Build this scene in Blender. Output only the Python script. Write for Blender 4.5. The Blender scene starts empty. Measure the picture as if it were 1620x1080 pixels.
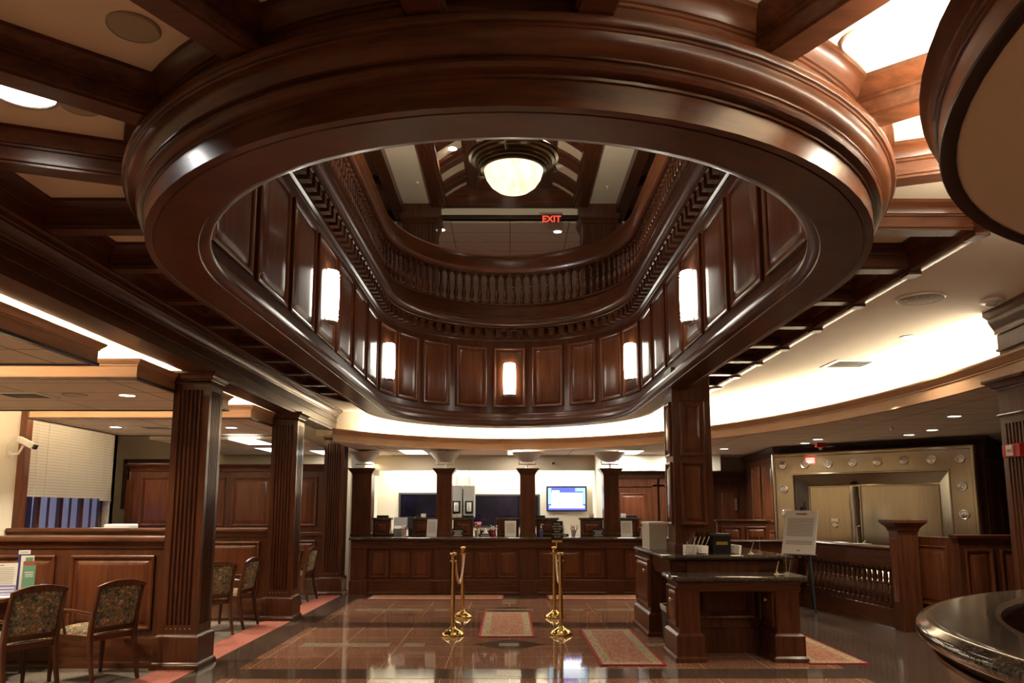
import bpy, bmesh, math, random
from mathutils import Vector, Matrix
random.seed(7)
C = bpy.context.scene.collection
SC = bpy.context.scene
PI = math.pi

# ------------------------------------------------------------------ camera, world, exposure
F, CXP, CYP, CAMZ = 1250.0, 810.0, 621.0, 1.55
cd = bpy.data.cameras.new('camera')
cam = bpy.data.objects.new('camera', cd); C.objects.link(cam)
cd.sensor_width = 36.0; cd.sensor_fit = 'HORIZONTAL'
cd.lens = 36.0 * F / 1620.0
cd.shift_y = (CYP - 540.0) / 1620.0
cam.location = (0, 0, CAMZ)
cam.rotation_euler = (PI/2 + math.atan(184.0/F), 0, -math.atan(4.0/F))
cd.clip_start = 0.05; cd.clip_end = 200
SC.camera = cam

w = bpy.data.worlds.new('world'); SC.world = w; w.use_nodes = True
w.node_tree.nodes['Background'].inputs[0].default_value = (0.29, 0.31, 0.58, 1)
w.node_tree.nodes['Background'].inputs[1].default_value = 0.9
SC.view_settings.view_transform = 'Standard'
SC.view_settings.look = 'None'
SC.view_settings.gamma = 1.0
SC.view_settings.use_curve_mapping = False
SC.view_settings.exposure = 1.0
SC.cycles.use_denoising = True
SC.cycles.max_bounces = 8
SC.cycles.sample_clamp_indirect = 6.0

WARM = (1.0, 0.80, 0.55); COVE = (1.0, 0.90, 0.70); COOL = (0.93, 0.97, 1.0)

def area(name, loc, sx, sy, power, rot=(0, 0, 0), col=COVE, spread=PI):
    l = bpy.data.lights.new(name, 'AREA'); l.shape = 'RECTANGLE'; l.size = sx; l.size_y = sy
    l.energy = power; l.color = col; l.spread = spread
    o = bpy.data.objects.new(name, l); C.objects.link(o); o.location = loc; o.rotation_euler = rot
    return o
def spot(name, loc, power, angle=110, col=WARM, blend=0.6, rot=(0, 0, 0), rad=0.05):
    l = bpy.data.lights.new(name, 'SPOT'); l.energy = power; l.color = col
    l.spot_size = math.radians(angle); l.spot_blend = blend; l.shadow_soft_size = rad
    o = bpy.data.objects.new(name, l); C.objects.link(o); o.location = loc; o.rotation_euler = rot
    return o
UP = (PI, 0, 0)

# cove of the oval soffit: lamps lying in the trough behind the curved fascia
EC, EA, EB = 7.9, 4.43, 7.30
for k in range(21):
    t = math.radians(-6 + k * 6.6)
    x, y = (EA + 0.34) * math.cos(t), EC + (EB + 0.34) * math.sin(t)
    if x < -2.6: continue
    tx, ty = -EA * math.sin(t), EB * math.cos(t)
    area('cove_lamp', (x, y, 2.84), 0.75, 0.06, 9.0, (PI, 0, math.atan2(ty, tx)))
# coves on top of the three suspended ceilings at the left
for (y0, y1) in ((3.6, 6.5), (7.2, 9.6), (10.45, 12.95)):
    n = int((y1 - y0) / 0.75)
    for k in range(n):
        area('cove_lamp', (-3.60, y0 + (k + 0.5) * (y1 - y0) / n, 2.95), 0.06, 0.7, 6.0, UP)
    for k in range(3): area('cove_lamp', (-6.25, y0 + 0.4 + k * (y1 - y0 - 0.8) / 2, 2.97), 0.06, 0.7, 26.0, UP)
    for yy in (y0 + 0.12, y1 - 0.12):
        for xx in (-4.3, -5.1, -5.9):
            area('cove_lamp', (xx, yy, 2.95), 0.7, 0.06, 16.0, UP)
# cove on top of the round canopy, washing the coffers at the right
for k in range(11):
    t = math.radians(84 + k * 13)
    x, y = 3.9 + 2.44 * math.cos(t), 1.65 + 2.44 * math.sin(t)
    area('cove_lamp', (x, y, 3.12), 0.5, 0.06, 10.0, (PI, 0, t + PI/2))
# wash on the wall behind the tellers, hidden behind the header
for xx in (-2.2, -1.3, -0.4, 0.5, 1.3):
    area('wall_wash_lamp', (xx, 17.02, 2.44), 0.85, 0.06, 6.0, (math.radians(25), 0, 0), col=(1, 0.93, 0.78))
area('wall_wash_lamp', (-2.86, 16.3, 2.5), 0.06, 0.8, 4.0, (0, 0, 0))

# ------------------------------------------------------------------ materials
def mat(name, col=(0.8, 0.8, 0.8), rough=0.5, metal=0.0, coat=0.0, emit=None, es=0.0, spec=0.5, trans=0.0, ior=1.45, coat_rough=0.08):
    m = bpy.data.materials.new(name); m.use_nodes = True
    b = m.node_tree.nodes['Principled BSDF']
    b.inputs['Base Color'].default_value = (*col, 1)
    b.inputs['Roughness'].default_value = rough
    b.inputs['Metallic'].default_value = metal
    b.inputs['Coat Weight'].default_value = coat
    b.inputs['Coat Roughness'].default_value = coat_rough
    b.inputs['Specular IOR Level'].default_value = spec
    b.inputs['Transmission Weight'].default_value = trans
    b.inputs['IOR'].default_value = ior
    if emit:
        b.inputs['Emission Color'].default_value = (*emit, 1)
        b.inputs['Emission Strength'].default_value = es
    return m
def N(m, typ, **kw):
    n = m.node_tree.nodes.new(typ)
    for k, v in kw.items(): setattr(n, k, v)
    return n
def LK(m, a, b): m.node_tree.links.new(a, b)
def noise_ramp(m, scale, stops, detail=6, distort=0.0, coord='Object', nscale=1.0, target='Base Color', rough=0.6):
    tc = N(m, 'ShaderNodeTexCoord'); mp = N(m, 'ShaderNodeMapping')
    mp.inputs['Scale'].default_value = scale
    nz = N(m, 'ShaderNodeTexNoise'); nz.inputs['Scale'].default_value = nscale
    nz.inputs['Detail'].default_value = detail; nz.inputs['Distortion'].default_value = distort
    nz.inputs['Roughness'].default_value = rough
    cr = N(m, 'ShaderNodeValToRGB')
    els = cr.color_ramp.elements
    while len(els) < len(stops): els.new(0.5)
    for e, (p, c) in zip(els, stops): e.position = p; e.color = (*c, 1)
    LK(m, tc.outputs[coord], mp.inputs[0]); LK(m, mp.outputs[0], nz.inputs['Vector'])
    LK(m, nz.outputs['Fac'], cr.inputs[0])
    if target: LK(m, cr.outputs[0], m.node_tree.nodes['Principled BSDF'].inputs[target])
    return nz, cr
def wood(name, scale, dark, light, rough=0.30, coat=0.10):
    m = mat(name, light, rough, coat=coat, coat_rough=0.10, spec=0.34)
    noise_ramp(m, scale, [(0.28, dark), (0.5, tuple((a + b) / 2 for a, b in zip(dark, light))), (0.74, light)], 7, 0.5)
    return m
WD, WL = (0.042, 0.0122, 0.0052), (0.121, 0.0390, 0.0152)
M = {}
M['wood'] = wood('mahogany_upright_grain', (22, 22, 1.6), WD, WL)
M['woodx'] = wood('mahogany_long_grain', (1.6, 22, 22), WD, WL)
M['woody'] = wood('mahogany_deep_grain', (22, 1.6, 22), WD, WL)
M['woodr'] = wood('mahogany_bent_grain', (3, 3, 26), WD, WL)
M['panel'] = wood('mahogany_panel_veneer', (14, 14, 1.3), (0.070, 0.0200, 0.008), (0.178, 0.055, 0.021))
M['honey'] = wood('cherry_fascia_veneer', (2.2, 2.2, 20), (0.40, 0.22, 0.115), (0.52, 0.31, 0.175), 0.4, 0.25)
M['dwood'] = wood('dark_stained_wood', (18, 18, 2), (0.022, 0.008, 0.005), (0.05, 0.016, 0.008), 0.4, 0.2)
M['plaster'] = mat('warm_plaster', (0.74, 0.66, 0.54), 0.85)
noise_ramp(M['plaster'], (1, 1, 1), [(0.3, (0.70, 0.62, 0.50)), (0.7, (0.76, 0.68, 0.56))], 3, 0.2, nscale=0.8)
M['coffer'] = mat('coffer_plaster', (0.70, 0.60, 0.46), 0.85)
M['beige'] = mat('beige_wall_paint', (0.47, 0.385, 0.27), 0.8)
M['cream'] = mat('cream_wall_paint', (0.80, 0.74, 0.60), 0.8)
noise_ramp(M['cream'], (1, 1, 1), [(0.3, (0.76, 0.70, 0.56)), (0.7, (0.82, 0.76, 0.62))], 2, 0, nscale=1.2)
M['white'] = mat('white_enamel', (0.78, 0.77, 0.72), 0.4)
M['paper'] = mat('white_paper', (0.82, 0.81, 0.77), 0.7)
M['ink'] = mat('grey_print', (0.22, 0.21, 0.20), 0.8)
M['redink'] = mat('red_print', (0.35, 0.03, 0.03), 0.8)
M['black'] = mat('black_plastic', (0.012, 0.012, 0.013), 0.35)
M['dgrey'] = mat('dark_grey_plastic', (0.045, 0.045, 0.045), 0.45)
M['grey'] = mat('grey_equipment_plastic', (0.40, 0.38, 0.33), 0.5)
M['lgrey'] = mat('pale_grey_metal', (0.52, 0.50, 0.45), 0.5)
M['brass'] = mat('polished_brass', (0.78, 0.56, 0.20), 0.12, 1.0)
M['bronze'] = mat('dark_bronze', (0.16, 0.12, 0.06), 0.28, 1.0)
M['chrome'] = mat('chrome', (0.88, 0.86, 0.82), 0.20, 1.0)
M['silver'] = mat('satin_silver', (0.74, 0.70, 0.62), 0.36, 1.0)
M['red'] = mat('red_plastic', (0.45, 0.02, 0.012), 0.4)
M['navy'] = mat('navy_ink', (0.03, 0.03, 0.16), 0.6)
M['lilac'] = mat('lilac_card', (0.20, 0.20, 0.45), 0.6)
M['green'] = mat('sage_green_card', (0.13, 0.30, 0.20), 0.6)
M['rust'] = mat('rust_card', (0.30, 0.09, 0.06), 0.6)
M['pink'] = mat('pink_flowers', (0.55, 0.20, 0.22), 0.8)
M['purple'] = mat('purple_liquid', (0.07, 0.06, 0.18), 0.2)
M['gold'] = mat('gold_plate', (0.55, 0.42, 0.10), 0.35, 0.6)
M['lens'] = mat('lit_lamp_lens', (1, 1, 1), 0.5, emit=(1, 0.93, 0.80), es=9)
M['fluor'] = mat('lit_fluorescent_diffuser', (1, 1, 1), 0.5, emit=(1, 0.98, 0.92), es=3.2)
M['sconce'] = mat('lit_sconce_glass', (1, 1, 1), 0.5, emit=(1.0, 0.95, 0.80), es=8.5)
M['exit'] = mat('lit_exit_letters', (0.8, 0.05, 0.02), 0.5, emit=(1, 0.08, 0.04), es=0.6)
M['clear'] = mat('clear_acrylic', (0.9, 0.9, 0.9), 0.05, trans=0.95, ior=1.3)
M['bowl'] = mat('lit_alabaster', (0.9, 0.8, 0.6), 0.4, emit=(1, 0.8, 0.5), es=0.62)
nz, cr = noise_ramp(M['bowl'], (9, 3, 3), [(0.35, (1.0, 0.66, 0.36)), (0.5, (1.0, 0.86, 0.62)), (0.7, (1.0, 0.97, 0.85))], 4, 1.5, target='Emission Color')
M['nightglass'] = mat('dark_window_glass', (0.012, 0.014, 0.035), 0.04, spec=0.7)
noise_ramp(M['nightglass'], (1, 1, 1), [(0.4, (0.004, 0.004, 0.008)), (0.7, (0.012, 0.011, 0.030))], 4, 1.0, nscale=2.2)
M['pane'] = mat('window_pane_glass', (0.9, 0.93, 1.0), 0.02, trans=1.0, ior=1.03)
M['blind'] = mat('white_blind_slats', (0.70, 0.67, 0.58), 0.6)
tc = N(M['blind'], 'ShaderNodeTexCoord'); sx = N(M['blind'], 'ShaderNodeSeparateXYZ'); mo = N(M['blind'], 'ShaderNodeMath', operation='MULTIPLY'); mo.inputs[1].default_value = 22.0
fr = N(M['blind'], 'ShaderNodeMath', operation='FRACT'); rp = N(M['blind'], 'ShaderNodeValToRGB')
rp.color_ramp.elements[0].color = (0.50, 0.47, 0.40, 1); rp.color_ramp.elements[1].color = (0.74, 0.71, 0.62, 1); rp.color_ramp.elements[1].position = 0.45
LK(M['blind'], tc.outputs['Object'], sx.inputs[0]); LK(M['blind'], sx.outputs['Z'], mo.inputs[0]); LK(M['blind'], mo.outputs[0], fr.inputs[0]); LK(M['blind'], fr.outputs[0], rp.inputs[0]); LK(M['blind'], rp.outputs[0], M['blind'].node_tree.nodes['Principled BSDF'].inputs['Base Color'])
M['steel'] = mat('brushed_steel', (0.50, 0.45, 0.36), 0.22, 1.0)
noise_ramp(M['steel'], (90, 90, 1.2), [(0.3, (0.45, 0.39, 0.295)), (0.7, (0.58, 0.51, 0.39))], 3)
M['screen'] = mat('lit_blue_screen', (0.0, 0.0, 0.0), 0.3, emit=(0.10, 0.13, 0.75), es=1.0)
M['screenw'] = mat('lit_white_screen', (0.0, 0.0, 0.0), 0.3, emit=(0.92, 0.97, 1.0), es=1.5)
M['screent'] = mat('lit_teal_screen', (0.0, 0.0, 0.0), 0.3, emit=(0.35, 0.65, 0.75), es=1.0)
M['brick'] = mat('dusk_brick', (0.10, 0.06, 0.06), 0.9)
M['snow'] = mat('snowy_car_park', (0.75, 0.78, 0.85), 0.9)

def grid_mat(name, base_stops, line_col, px, py, ox, oy, lw, rough, nscale, detail=3, coat=0.0, angle=0.0, spec=0.5):
    """speckled slabs with thin joints every px, py metres"""
    m = mat(name, base_stops[0][1], rough, coat=coat, spec=spec)
    nz, cr = noise_ramp(m, (1, 1, 1), base_stops, detail, 0, nscale=nscale, target=None, rough=0.75)
    tc = N(m, 'ShaderNodeTexCoord'); sp = N(m, 'ShaderNodeSeparateXYZ'); rot = N(m, 'ShaderNodeMapping'); rot.inputs['Rotation'].default_value = (0, 0, angle)
    LK(m, tc.outputs['Object'], rot.inputs[0]); LK(m, rot.outputs[0], sp.inputs[0])
    outs = []
    for ax, p, o in (('X', px, ox), ('Y', py, oy)):
        a = N(m, 'ShaderNodeMath', operation='ADD'); a.inputs[1].default_value = -o + 1000 * p
        d = N(m, 'ShaderNodeMath', operation='DIVIDE'); d.inputs[1].default_value = p
        f = N(m, 'ShaderNodeMath', operation='FRACT')
        c = N(m, 'ShaderNodeMath', operation='LESS_THAN'); c.inputs[1].default_value = lw / p
        LK(m, sp.outputs[ax], a.inputs[0]); LK(m, a.outputs[0], d.inputs[0]); LK(m, d.outputs[0], f.inputs[0]); LK(m, f.outputs[0], c.inputs[0])
        outs.append(c.outputs[0])
    mx = N(m, 'ShaderNodeMath', operation='MAXIMUM'); LK(m, outs[0], mx.inputs[0]); LK(m, outs[1], mx.inputs[1])
    mixn = N(m, 'ShaderNodeMix', data_type='RGBA'); mixn.inputs['B'].default_value = (*line_col, 1)
    LK(m, mx.outputs[0], mixn.inputs['Factor']); LK(m, cr.outputs[0], mixn.inputs['A'])
    LK(m, mixn.outputs['Result'], m.node_tree.nodes['Principled BSDF'].inputs['Base Color'])
    return m
M['floor'] = grid_mat('polished_red_granite_slabs', [(0.32, (0.15, 0.068, 0.044)), (0.5, (0.31, 0.152, 0.098)), (0.68, (0.46, 0.265, 0.175))], (0.55, 0.38, 0.24), 0.64, 0.64, 0.0, 8.05, 0.009, 0.045, 70, spec=0.6)
M['granite_dark'] = grid_mat('polished_brown_granite', [(0.3, (0.035, 0.025, 0.020)), (0.5, (0.085, 0.058, 0.045)), (0.7, (0.15, 0.105, 0.08))], (0.17, 0.12, 0.09), 1.28, 0.64, 0.0, 8.05, 0.008, 0.09, 55)
M['granite_beige'] = mat('beige_granite_inlay', (0.5, 0.42, 0.30), 0.1)
noise_ramp(M['granite_beige'], (1, 1, 1), [(0.3, (0.24, 0.20, 0.14)), (0.7, (0.46, 0.40, 0.29))], 3, nscale=60)
M['granite_top'] = mat('polished_black_brown_granite', (0.05, 0.04, 0.035), 0.10, spec=0.7)
noise_ramp(M['granite_top'], (1, 1, 1), [(0.35, (0.020, 0.015, 0.012)), (0.55, (0.075, 0.055, 0.042)), (0.72, (0.20, 0.15, 0.11))], 4, nscale=60)
M['carpet'] = mat('grey_brown_carpet', (0.14, 0.11, 0.09), 0.95)
noise_ramp(M['carpet'], (1, 1, 1), [(0.35, (0.12, 0.095, 0.075)), (0.65, (0.22, 0.18, 0.14))], 4, nscale=45)
M['carpetp'] = mat('terracotta_carpet_border', (0.38, 0.12, 0.085), 0.95)
noise_ramp(M['carpetp'], (1, 1, 1), [(0.35, (0.33, 0.10, 0.07)), (0.65, (0.44, 0.15, 0.11))], 4, nscale=60)
M['tile'] = grid_mat('ceiling_tiles', [(0.3, (0.64, 0.56, 0.46)), (0.7, (0.71, 0.63, 0.52))], (0.30, 0.25, 0.19), 1.22, 0.61, 0.0, 0.3, 0.022, 0.9, 3)
M['rugf'] = mat('red_patterned_rug_field', (0.3, 0.1, 0.07), 0.95)
noise_ramp(M['rugf'], (1, 1, 1), [(0.42, (0.30, 0.055, 0.04)), (0.5, (0.36, 0.14, 0.09)), (0.56, (0.40, 0.28, 0.17))], 2, 2.0, nscale=26)
M['rugb'] = mat('beige_patterned_rug_border', (0.4, 0.32, 0.2), 0.95)
noise_ramp(M['rugb'], (1, 1, 1), [(0.42, (0.17, 0.13, 0.08)), (0.5, (0.42, 0.34, 0.20)), (0.6, (0.48, 0.40, 0.25))], 2, 2.0, nscale=32)
M['ruge'] = mat('crimson_rug_edge', (0.30, 0.02, 0.035), 0.95)
M['fabric'] = mat('floral_tapestry', (0.2, 0.17, 0.1), 0.9)
noise_ramp(M['fabric'], (1, 1, 1), [(0.36, (0.030, 0.036, 0.042)), (0.44, (0.075, 0.082, 0.055)), (0.49, (0.24, 0.21, 0.10)), (0.535, (0.06, 0.065, 0.055)), (0.58, (0.38, 0.16, 0.06)), (0.65, (0.50, 0.40, 0.22))], 4, 1.2, nscale=24)
M['trash'] = mat('charcoal_bin_plastic', (0.03, 0.032, 0.034), 0.5)
M['liner'] = mat('white_bin_liner', (0.6, 0.58, 0.52), 0.5)

# ------------------------------------------------------------------ mesh helpers
def wl(o):
    v = Vector((0, 0, 0))
    while o is not None: v += Vector(o.location); o = o.parent
    return v
def tag(o, label=None, cat=None, group=None, kind=None):
    if label: o['label'] = label
    if cat: o['category'] = cat
    if group: o['group'] = group
    if kind: o['kind'] = kind
    return o
def thing(name, label, cat, loc=(0, 0, 0), group=None, kind=None):
    o = bpy.data.objects.new(name, None); C.objects.link(o); o.location = loc
    o.empty_display_size = 0.1
    return tag(o, label, cat, group, kind)

class B:
    def __init__(s): s.v = []; s.f = []; s.fm = []
    def add(s, vs, fs, mi=0):
        k = len(s.v); s.v += [tuple(v) for v in vs]
        for f in fs: s.f.append([i + k for i in f]); s.fm.append(mi)
        return s
    def box(s, x0, y0, z0, x1, y1, z1, mi=0):
        vs = [(x0,y0,z0),(x1,y0,z0),(x1,y1,z0),(x0,y1,z0),(x0,y0,z1),(x1,y0,z1),(x1,y1,z1),(x0,y1,z1)]
        return s.add(vs, [(0,3,2,1),(4,5,6,7),(0,1,5,4),(1,2,6,5),(2,3,7,6),(3,0,4,7)], mi)
    def rbox(s, c, size, rz=0.0, mi=0, rx=0.0, ry=0.0):
        R = Matrix.Rotation(rz, 3, 'Z') @ Matrix.Rotation(ry, 3, 'Y') @ Matrix.Rotation(rx, 3, 'X')
        hx, hy, hz = size[0]/2, size[1]/2, size[2]/2
        vs = [Vector(c) + R @ Vector((sx*hx, sy*hy, sz*hz)) for sz in (-1, 1) for sx, sy in ((-1,-1),(1,-1),(1,1),(-1,1))]
        return s.add(vs, [(0,3,2,1),(4,5,6,7),(0,1,5,4),(1,2,6,5),(2,3,7,6),(3,0,4,7)], mi)
    def prism(s, poly, z0, z1, mi=0):
        n = len(poly)
        vs = [(x, y, z0) for x, y in poly] + [(x, y, z1) for x, y in poly]
        fs = [tuple(range(n-1, -1, -1)), tuple(range(n, 2*n))] + [(i, (i+1) % n, n+(i+1) % n, n+i) for i in range(n)]
        return s.add(vs, fs, mi)
    def face(s, pts, mi=0): return s.add(pts, [tuple(range(len(pts)))], mi)
    def lathe(s, prof, c=(0, 0, 0), n=16, mi=0, a0=0.0, a1=2*PI, axis='z'):
        full = abs(a1 - a0 - 2*PI) < 1e-6; m = n if full else n + 1
        vs = []
        for r, z in prof:
            for i in range(m):
                a = a0 + (a1 - a0) * i / n
                p = (r*math.cos(a), r*math.sin(a), z)
                if axis == 'y': p = (p[0], p[2], p[1])
                if axis == 'x': p = (p[2], p[0], p[1])
                vs.append((c[0]+p[0], c[1]+p[1], c[2]+p[2]))
        fs = []
        for j in range(len(prof)-1):
            for i in range(n):
                i2 = (i+1) % m
                fs.append((j*m+i, j*m+i2, (j+1)*m+i2, (j+1)*m+i))
        s.add(vs, fs, mi)
        if full:
            k = len(s.v) - len(vs)
            if prof[0][0] > 1e-5: s.f.append([k+i for i in range(m)][::-1]); s.fm.append(mi)
            if prof[-1][0] > 1e-5: s.f.append([k+(len(prof)-1)*m+i for i in range(m)]); s.fm.append(mi)
        return s
    def cyl(s, c, r, h, n=16, mi=0, r2=None, axis='z'):
        return s.lathe([(r, 0), (r if r2 is None else r2, h)], c, n, mi, axis=axis)
    def tube(s, pts, r, n=8, mi=0):
        pts = [Vector(p) for p in pts]; rs = r if isinstance(r, (list, tuple)) else [r]*len(pts)
        vs = []; prev = None
        for i, p in enumerate(pts):
            d = (pts[min(i+1, len(pts)-1)] - pts[max(i-1, 0)]).normalized()
            if prev is None:
                a = Vector((0, 0, 1)) if abs(d.z) < 0.9 else Vector((1, 0, 0)); u = d.cross(a).normalized()
            else: u = (prev - d * prev.dot(d)).normalized()
            prev = u; v = d.cross(u)
            for k in range(n):
                a = 2*PI*k/n + PI/n
                vs.append(p + (u*math.cos(a) + v*math.sin(a)) * rs[i])
        fs = [(i*n+k, i*n+(k+1) % n, (i+1)*n+(k+1) % n, (i+1)*n+k) for i in range(len(pts)-1) for k in range(n)]
        fs += [tuple(range(n-1, -1, -1)), tuple((len(pts)-1)*n+k for k in range(n))]
        return s.add(vs, fs, mi)
    def sweep(s, path, prof, closed=False, caps=True, loop=False, mi=0):
        """mouldings: profile (o, z), o measured to the right of the path"""
        n = len(path); P = [Vector((p[0], p[1])) for p in path]; vs = []
        for i in range(n):
            d1 = (P[i] - P[i-1]).normalized() if (closed or i > 0) else None
            d2 = (P[(i+1) % n] - P[i]).normalized() if (closed or i < n-1) else None
            if d1 is None: d1 = d2
            if d2 is None: d2 = d1
            n1, n2 = Vector((d1.y, -d1.x)), Vector((d2.y, -d2.x))
            b = n1 + n2
            b = b / max(b.dot(n1), 0.2) if b.length > 1e-6 else n1
            for o, z in prof: vs.append((P[i].x + b.x*o, P[i].y + b.y*o, z))
        m = len(prof); fs = []
        for i in range(n if closed else n-1):
            i2 = (i+1) % n
            for j in range(m if loop else m-1):
                j2 = (j+1) % m
                fs.append((i*m+j, i2*m+j, i2*m+j2, i*m+j2))
        if caps and loop and not closed:
            fs += [tuple(range(m)), tuple((n-1)*m + j for j in range(m-1, -1, -1))]
        return s.add(vs, fs, mi)
    def nested(s, fn, wd, ht, steps, nu=1, mi=0):
        """raised panel: concentric rectangles; fn(u, v, h) -> point; steps = (inset, height)"""
        loops = []
        for ins, h in steps:
            u0, u1, v0, v1 = ins, wd-ins, ins, ht-ins
            L = [fn(u0 + (u1-u0)*i/nu, v0, h) for i in range(nu)] + [fn(u1, v0, h)] + [fn(u1 - (u1-u0)*i/nu, v1, h) for i in range(nu)] + [fn(u0, v1, h)]
            loops.append(L)
        m = 2*nu + 2; vs = [p for L in loops for p in L]; fs = []
        for a in range(len(loops)-1):
            for j in range(m): fs.append((a*m+j, a*m+(j+1) % m, (a+1)*m+(j+1) % m, (a+1)*m+j))
        k = (len(loops)-1)*m
        for i in range(nu): fs.append((k+i, k+i+1, k+2*nu-i, k+2*nu+1-i))
        return s.add(vs, fs, mi)
    def build(s, name, mats, parent=None, smooth=35, bevel=0.0, world=True):
        me = bpy.data.meshes.new(name)
        off = wl(parent) if (parent is not None and world) else Vector((0, 0, 0))
        me.from_pydata([(v[0]-off.x, v[1]-off.y, v[2]-off.z) for v in s.v], [], s.f)
        if not isinstance(mats, (list, tuple)): mats = [mats]
        for m_ in mats: me.materials.append(M[m_] if isinstance(m_, str) else m_)
        for p, mi in zip(me.polygons, s.fm): p.material_index = mi
        bm = bmesh.new(); bm.from_mesh(me); bmesh.ops.recalc_face_normals(bm, faces=bm.faces); bm.to_mesh(me); bm.free()
        if smooth:
            me.polygons.foreach_set('use_smooth', [True]*len(me.polygons))
            me.set_sharp_from_angle(angle=math.radians(smooth))
        me.update()
        o = bpy.data.objects.new(name, me); C.objects.link(o)
        if parent is not None: o.parent = parent
        if bevel:
            b = o.modifiers.new('bevel', 'BEVEL'); b.width = bevel; b.segments = 2; b.limit_method = 'ANGLE'; b.angle_limit = math.radians(50)
        return o

def dup(root, loc=None, rotz=None, label=None, group=None):
    r = root.copy(); C.objects.link(r)
    if loc is not None: r.location = loc
    if rotz is not None: r.rotation_euler = (0, 0, rotz)
    if label: r['label'] = label
    if group: r['group'] = group
    for ch in list(root.children):
        c = ch.copy(); C.objects.link(c); c.parent = r
        for g in ch.children:
            d = g.copy(); C.objects.link(d); d.parent = c
    return r
def struct(name, b, m, label=None, smooth=35, bevel=0):
    o = b.build(name, m, None, smooth, bevel); o['kind'] = 'structure'
    if label: o['label'] = label
    return o
def text_mesh(name, body, size, m, parent, loc, rot=(PI/2, 0, 0), depth=0.002, space=1.0, bold=0.0):
    cu = bpy.data.curves.new(name, 'FONT'); cu.body = body; cu.size = size; cu.extrude = depth; cu.align_x = 'CENTER'; cu.align_y = 'CENTER'
    cu.space_line = space; cu.offset = bold
    to = bpy.data.objects.new(name, cu); C.objects.link(to)
    bpy.context.view_layer.update()
    me = bpy.data.meshes.new_from_object(to.evaluated_get(bpy.context.evaluated_depsgraph_get()))
    bpy.data.objects.remove(to)
    me.materials.clear(); me.materials.append(M[m]); me.name = name
    o = bpy.data.objects.new(name, me); C.objects.link(o); o.parent = parent
    o.location = Vector(loc) - (wl(parent) if parent is not None else Vector((0, 0, 0))); o.rotation_euler = rot
    return o
def planefn(O, U, V, Nn):
    O, U, V, Nn = Vector(O), Vector(U), Vector(V), Vector(Nn)
    return lambda u, v, h: tuple(O + U*u + V*v + Nn*h)
RAISED = [(0, 0), (0, .026), (.010, .031), (.022, .029), (.032, .020), (.038, .003), (.054, .002), (.060, .005), (.096, .026), (.104, .027)]
RAISED_S = [(0, 0), (0, .020), (.008, .024), (.016, .021), (.023, .002), (.050, .002), (.054, .005), (.080, .020), (.086, .021)]
Z3 = (0, 0, 1)
def fpanel(x0, z0, x1, z1, y, parent=None, m='panel', steps=RAISED, name='panel'):      # faces the camera side (-Y)
    return B().nested(planefn((x0, y, z0), (1,0,0), Z3, (0,-1,0)), x1-x0, z1-z0, steps).build(name, m, parent)
def spanel(y0, z0, y1, z1, x, sgn, parent=None, m='panel', steps=RAISED, name='panel'): # faces +X (sgn 1) or -X
    return B().nested(planefn((x, y0, z0), (0,1,0), Z3, (sgn,0,0)), y1-y0, z1-z0, steps).build(name, m, parent)
def rect_path(x0, y0, x1, y1): return [(x0,y0),(x1,y0),(x1,y1),(x0,y1)]   # CCW, outside on the right
ORD = ['first', 'second', 'third', 'fourth', 'fifth', 'sixth', 'seventh', 'eighth', 'ninth', 'tenth', 'eleventh', 'twelfth']

# ------------------------------------------------------------------ floor
b = B(); b.box(-3.05, -2, -0.2, 10.5, 18.5, 0); struct('floor', b, 'floor', 'polished red-brown granite slab floor of the banking hall', 0)
b = B(); b.box(-9.5, -2, -0.2, -3.05, 18.5, 0); struct('floor', b, 'carpet', 'grey-brown office carpet left of the columns', 0)
b = B(); b.box(-3.42, -2, 0, -3.05, 18.0, 0.006)
for yb in (8.75, 12.1): b.box(-6.5, yb, 0, -3.42, yb + 0.55, 0.006)
struct('floor_carpet_border', b, 'carpetp', 'terracotta carpet border along the granite', 0)
E0 = 0.002
b = B()
b.box(-3.05, -2, 0, -2.66, 14.6, E0)                       # border along the carpet
b.box(-2.66, 7.61, 0, 3.3, 8.05, E0); b.box(-2.66, 10.80, 0, 3.3, 11.26, E0); b.box(-2.66, 14.2, 0, 4.2, 14.9, E0)
b.box(3.3, -2, 0, 10.5, 18, E0)
for (x, y) in ((0, 9.46), (0, 12.68)):
    b.prism([(x-0.43, y), (x, y-0.37), (x+0.43, y), (x, y+0.37)], 0, E0*1.2)
struct('floor_inlay', b, 'granite_dark', 'dark brown granite bands and diamonds set in the floor', 0)
b = B()
for (x0, x1, y0, y1) in ((-2.39, -1.38, 9.36, 9.56), (-1.22, -0.97, 9.36, 9.56), (-0.12, 0.11, 9.36, 9.56), (0.97, 1.22, 9.36, 9.56), (1.38, 2.39, 9.36, 9.56),
                         (-2.39, -1.33, 12.58, 12.78), (-1.16, -0.95, 12.58, 12.78), (-0.37, 0.37, 12.6, 12.76), (0.95, 1.16, 12.58, 12.78), (1.33, 2.39, 12.58, 12.78),
                         (-0.12, 0.11, 7.70, 8.0), (-0.12, 0.11, 13.5, 14.05), (-2.6, -1.7, 7.0, 7.2), (-1.2, -0.9, 6.3, 6.5), (0.9, 1.2, 6.3, 6.5)):
    b.box(x0, y0, 0, x1, y1, E0*1.6)
struct('floor_inlay_strip', b, 'granite_beige', 'beige granite strips set in the floor', 0)

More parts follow.
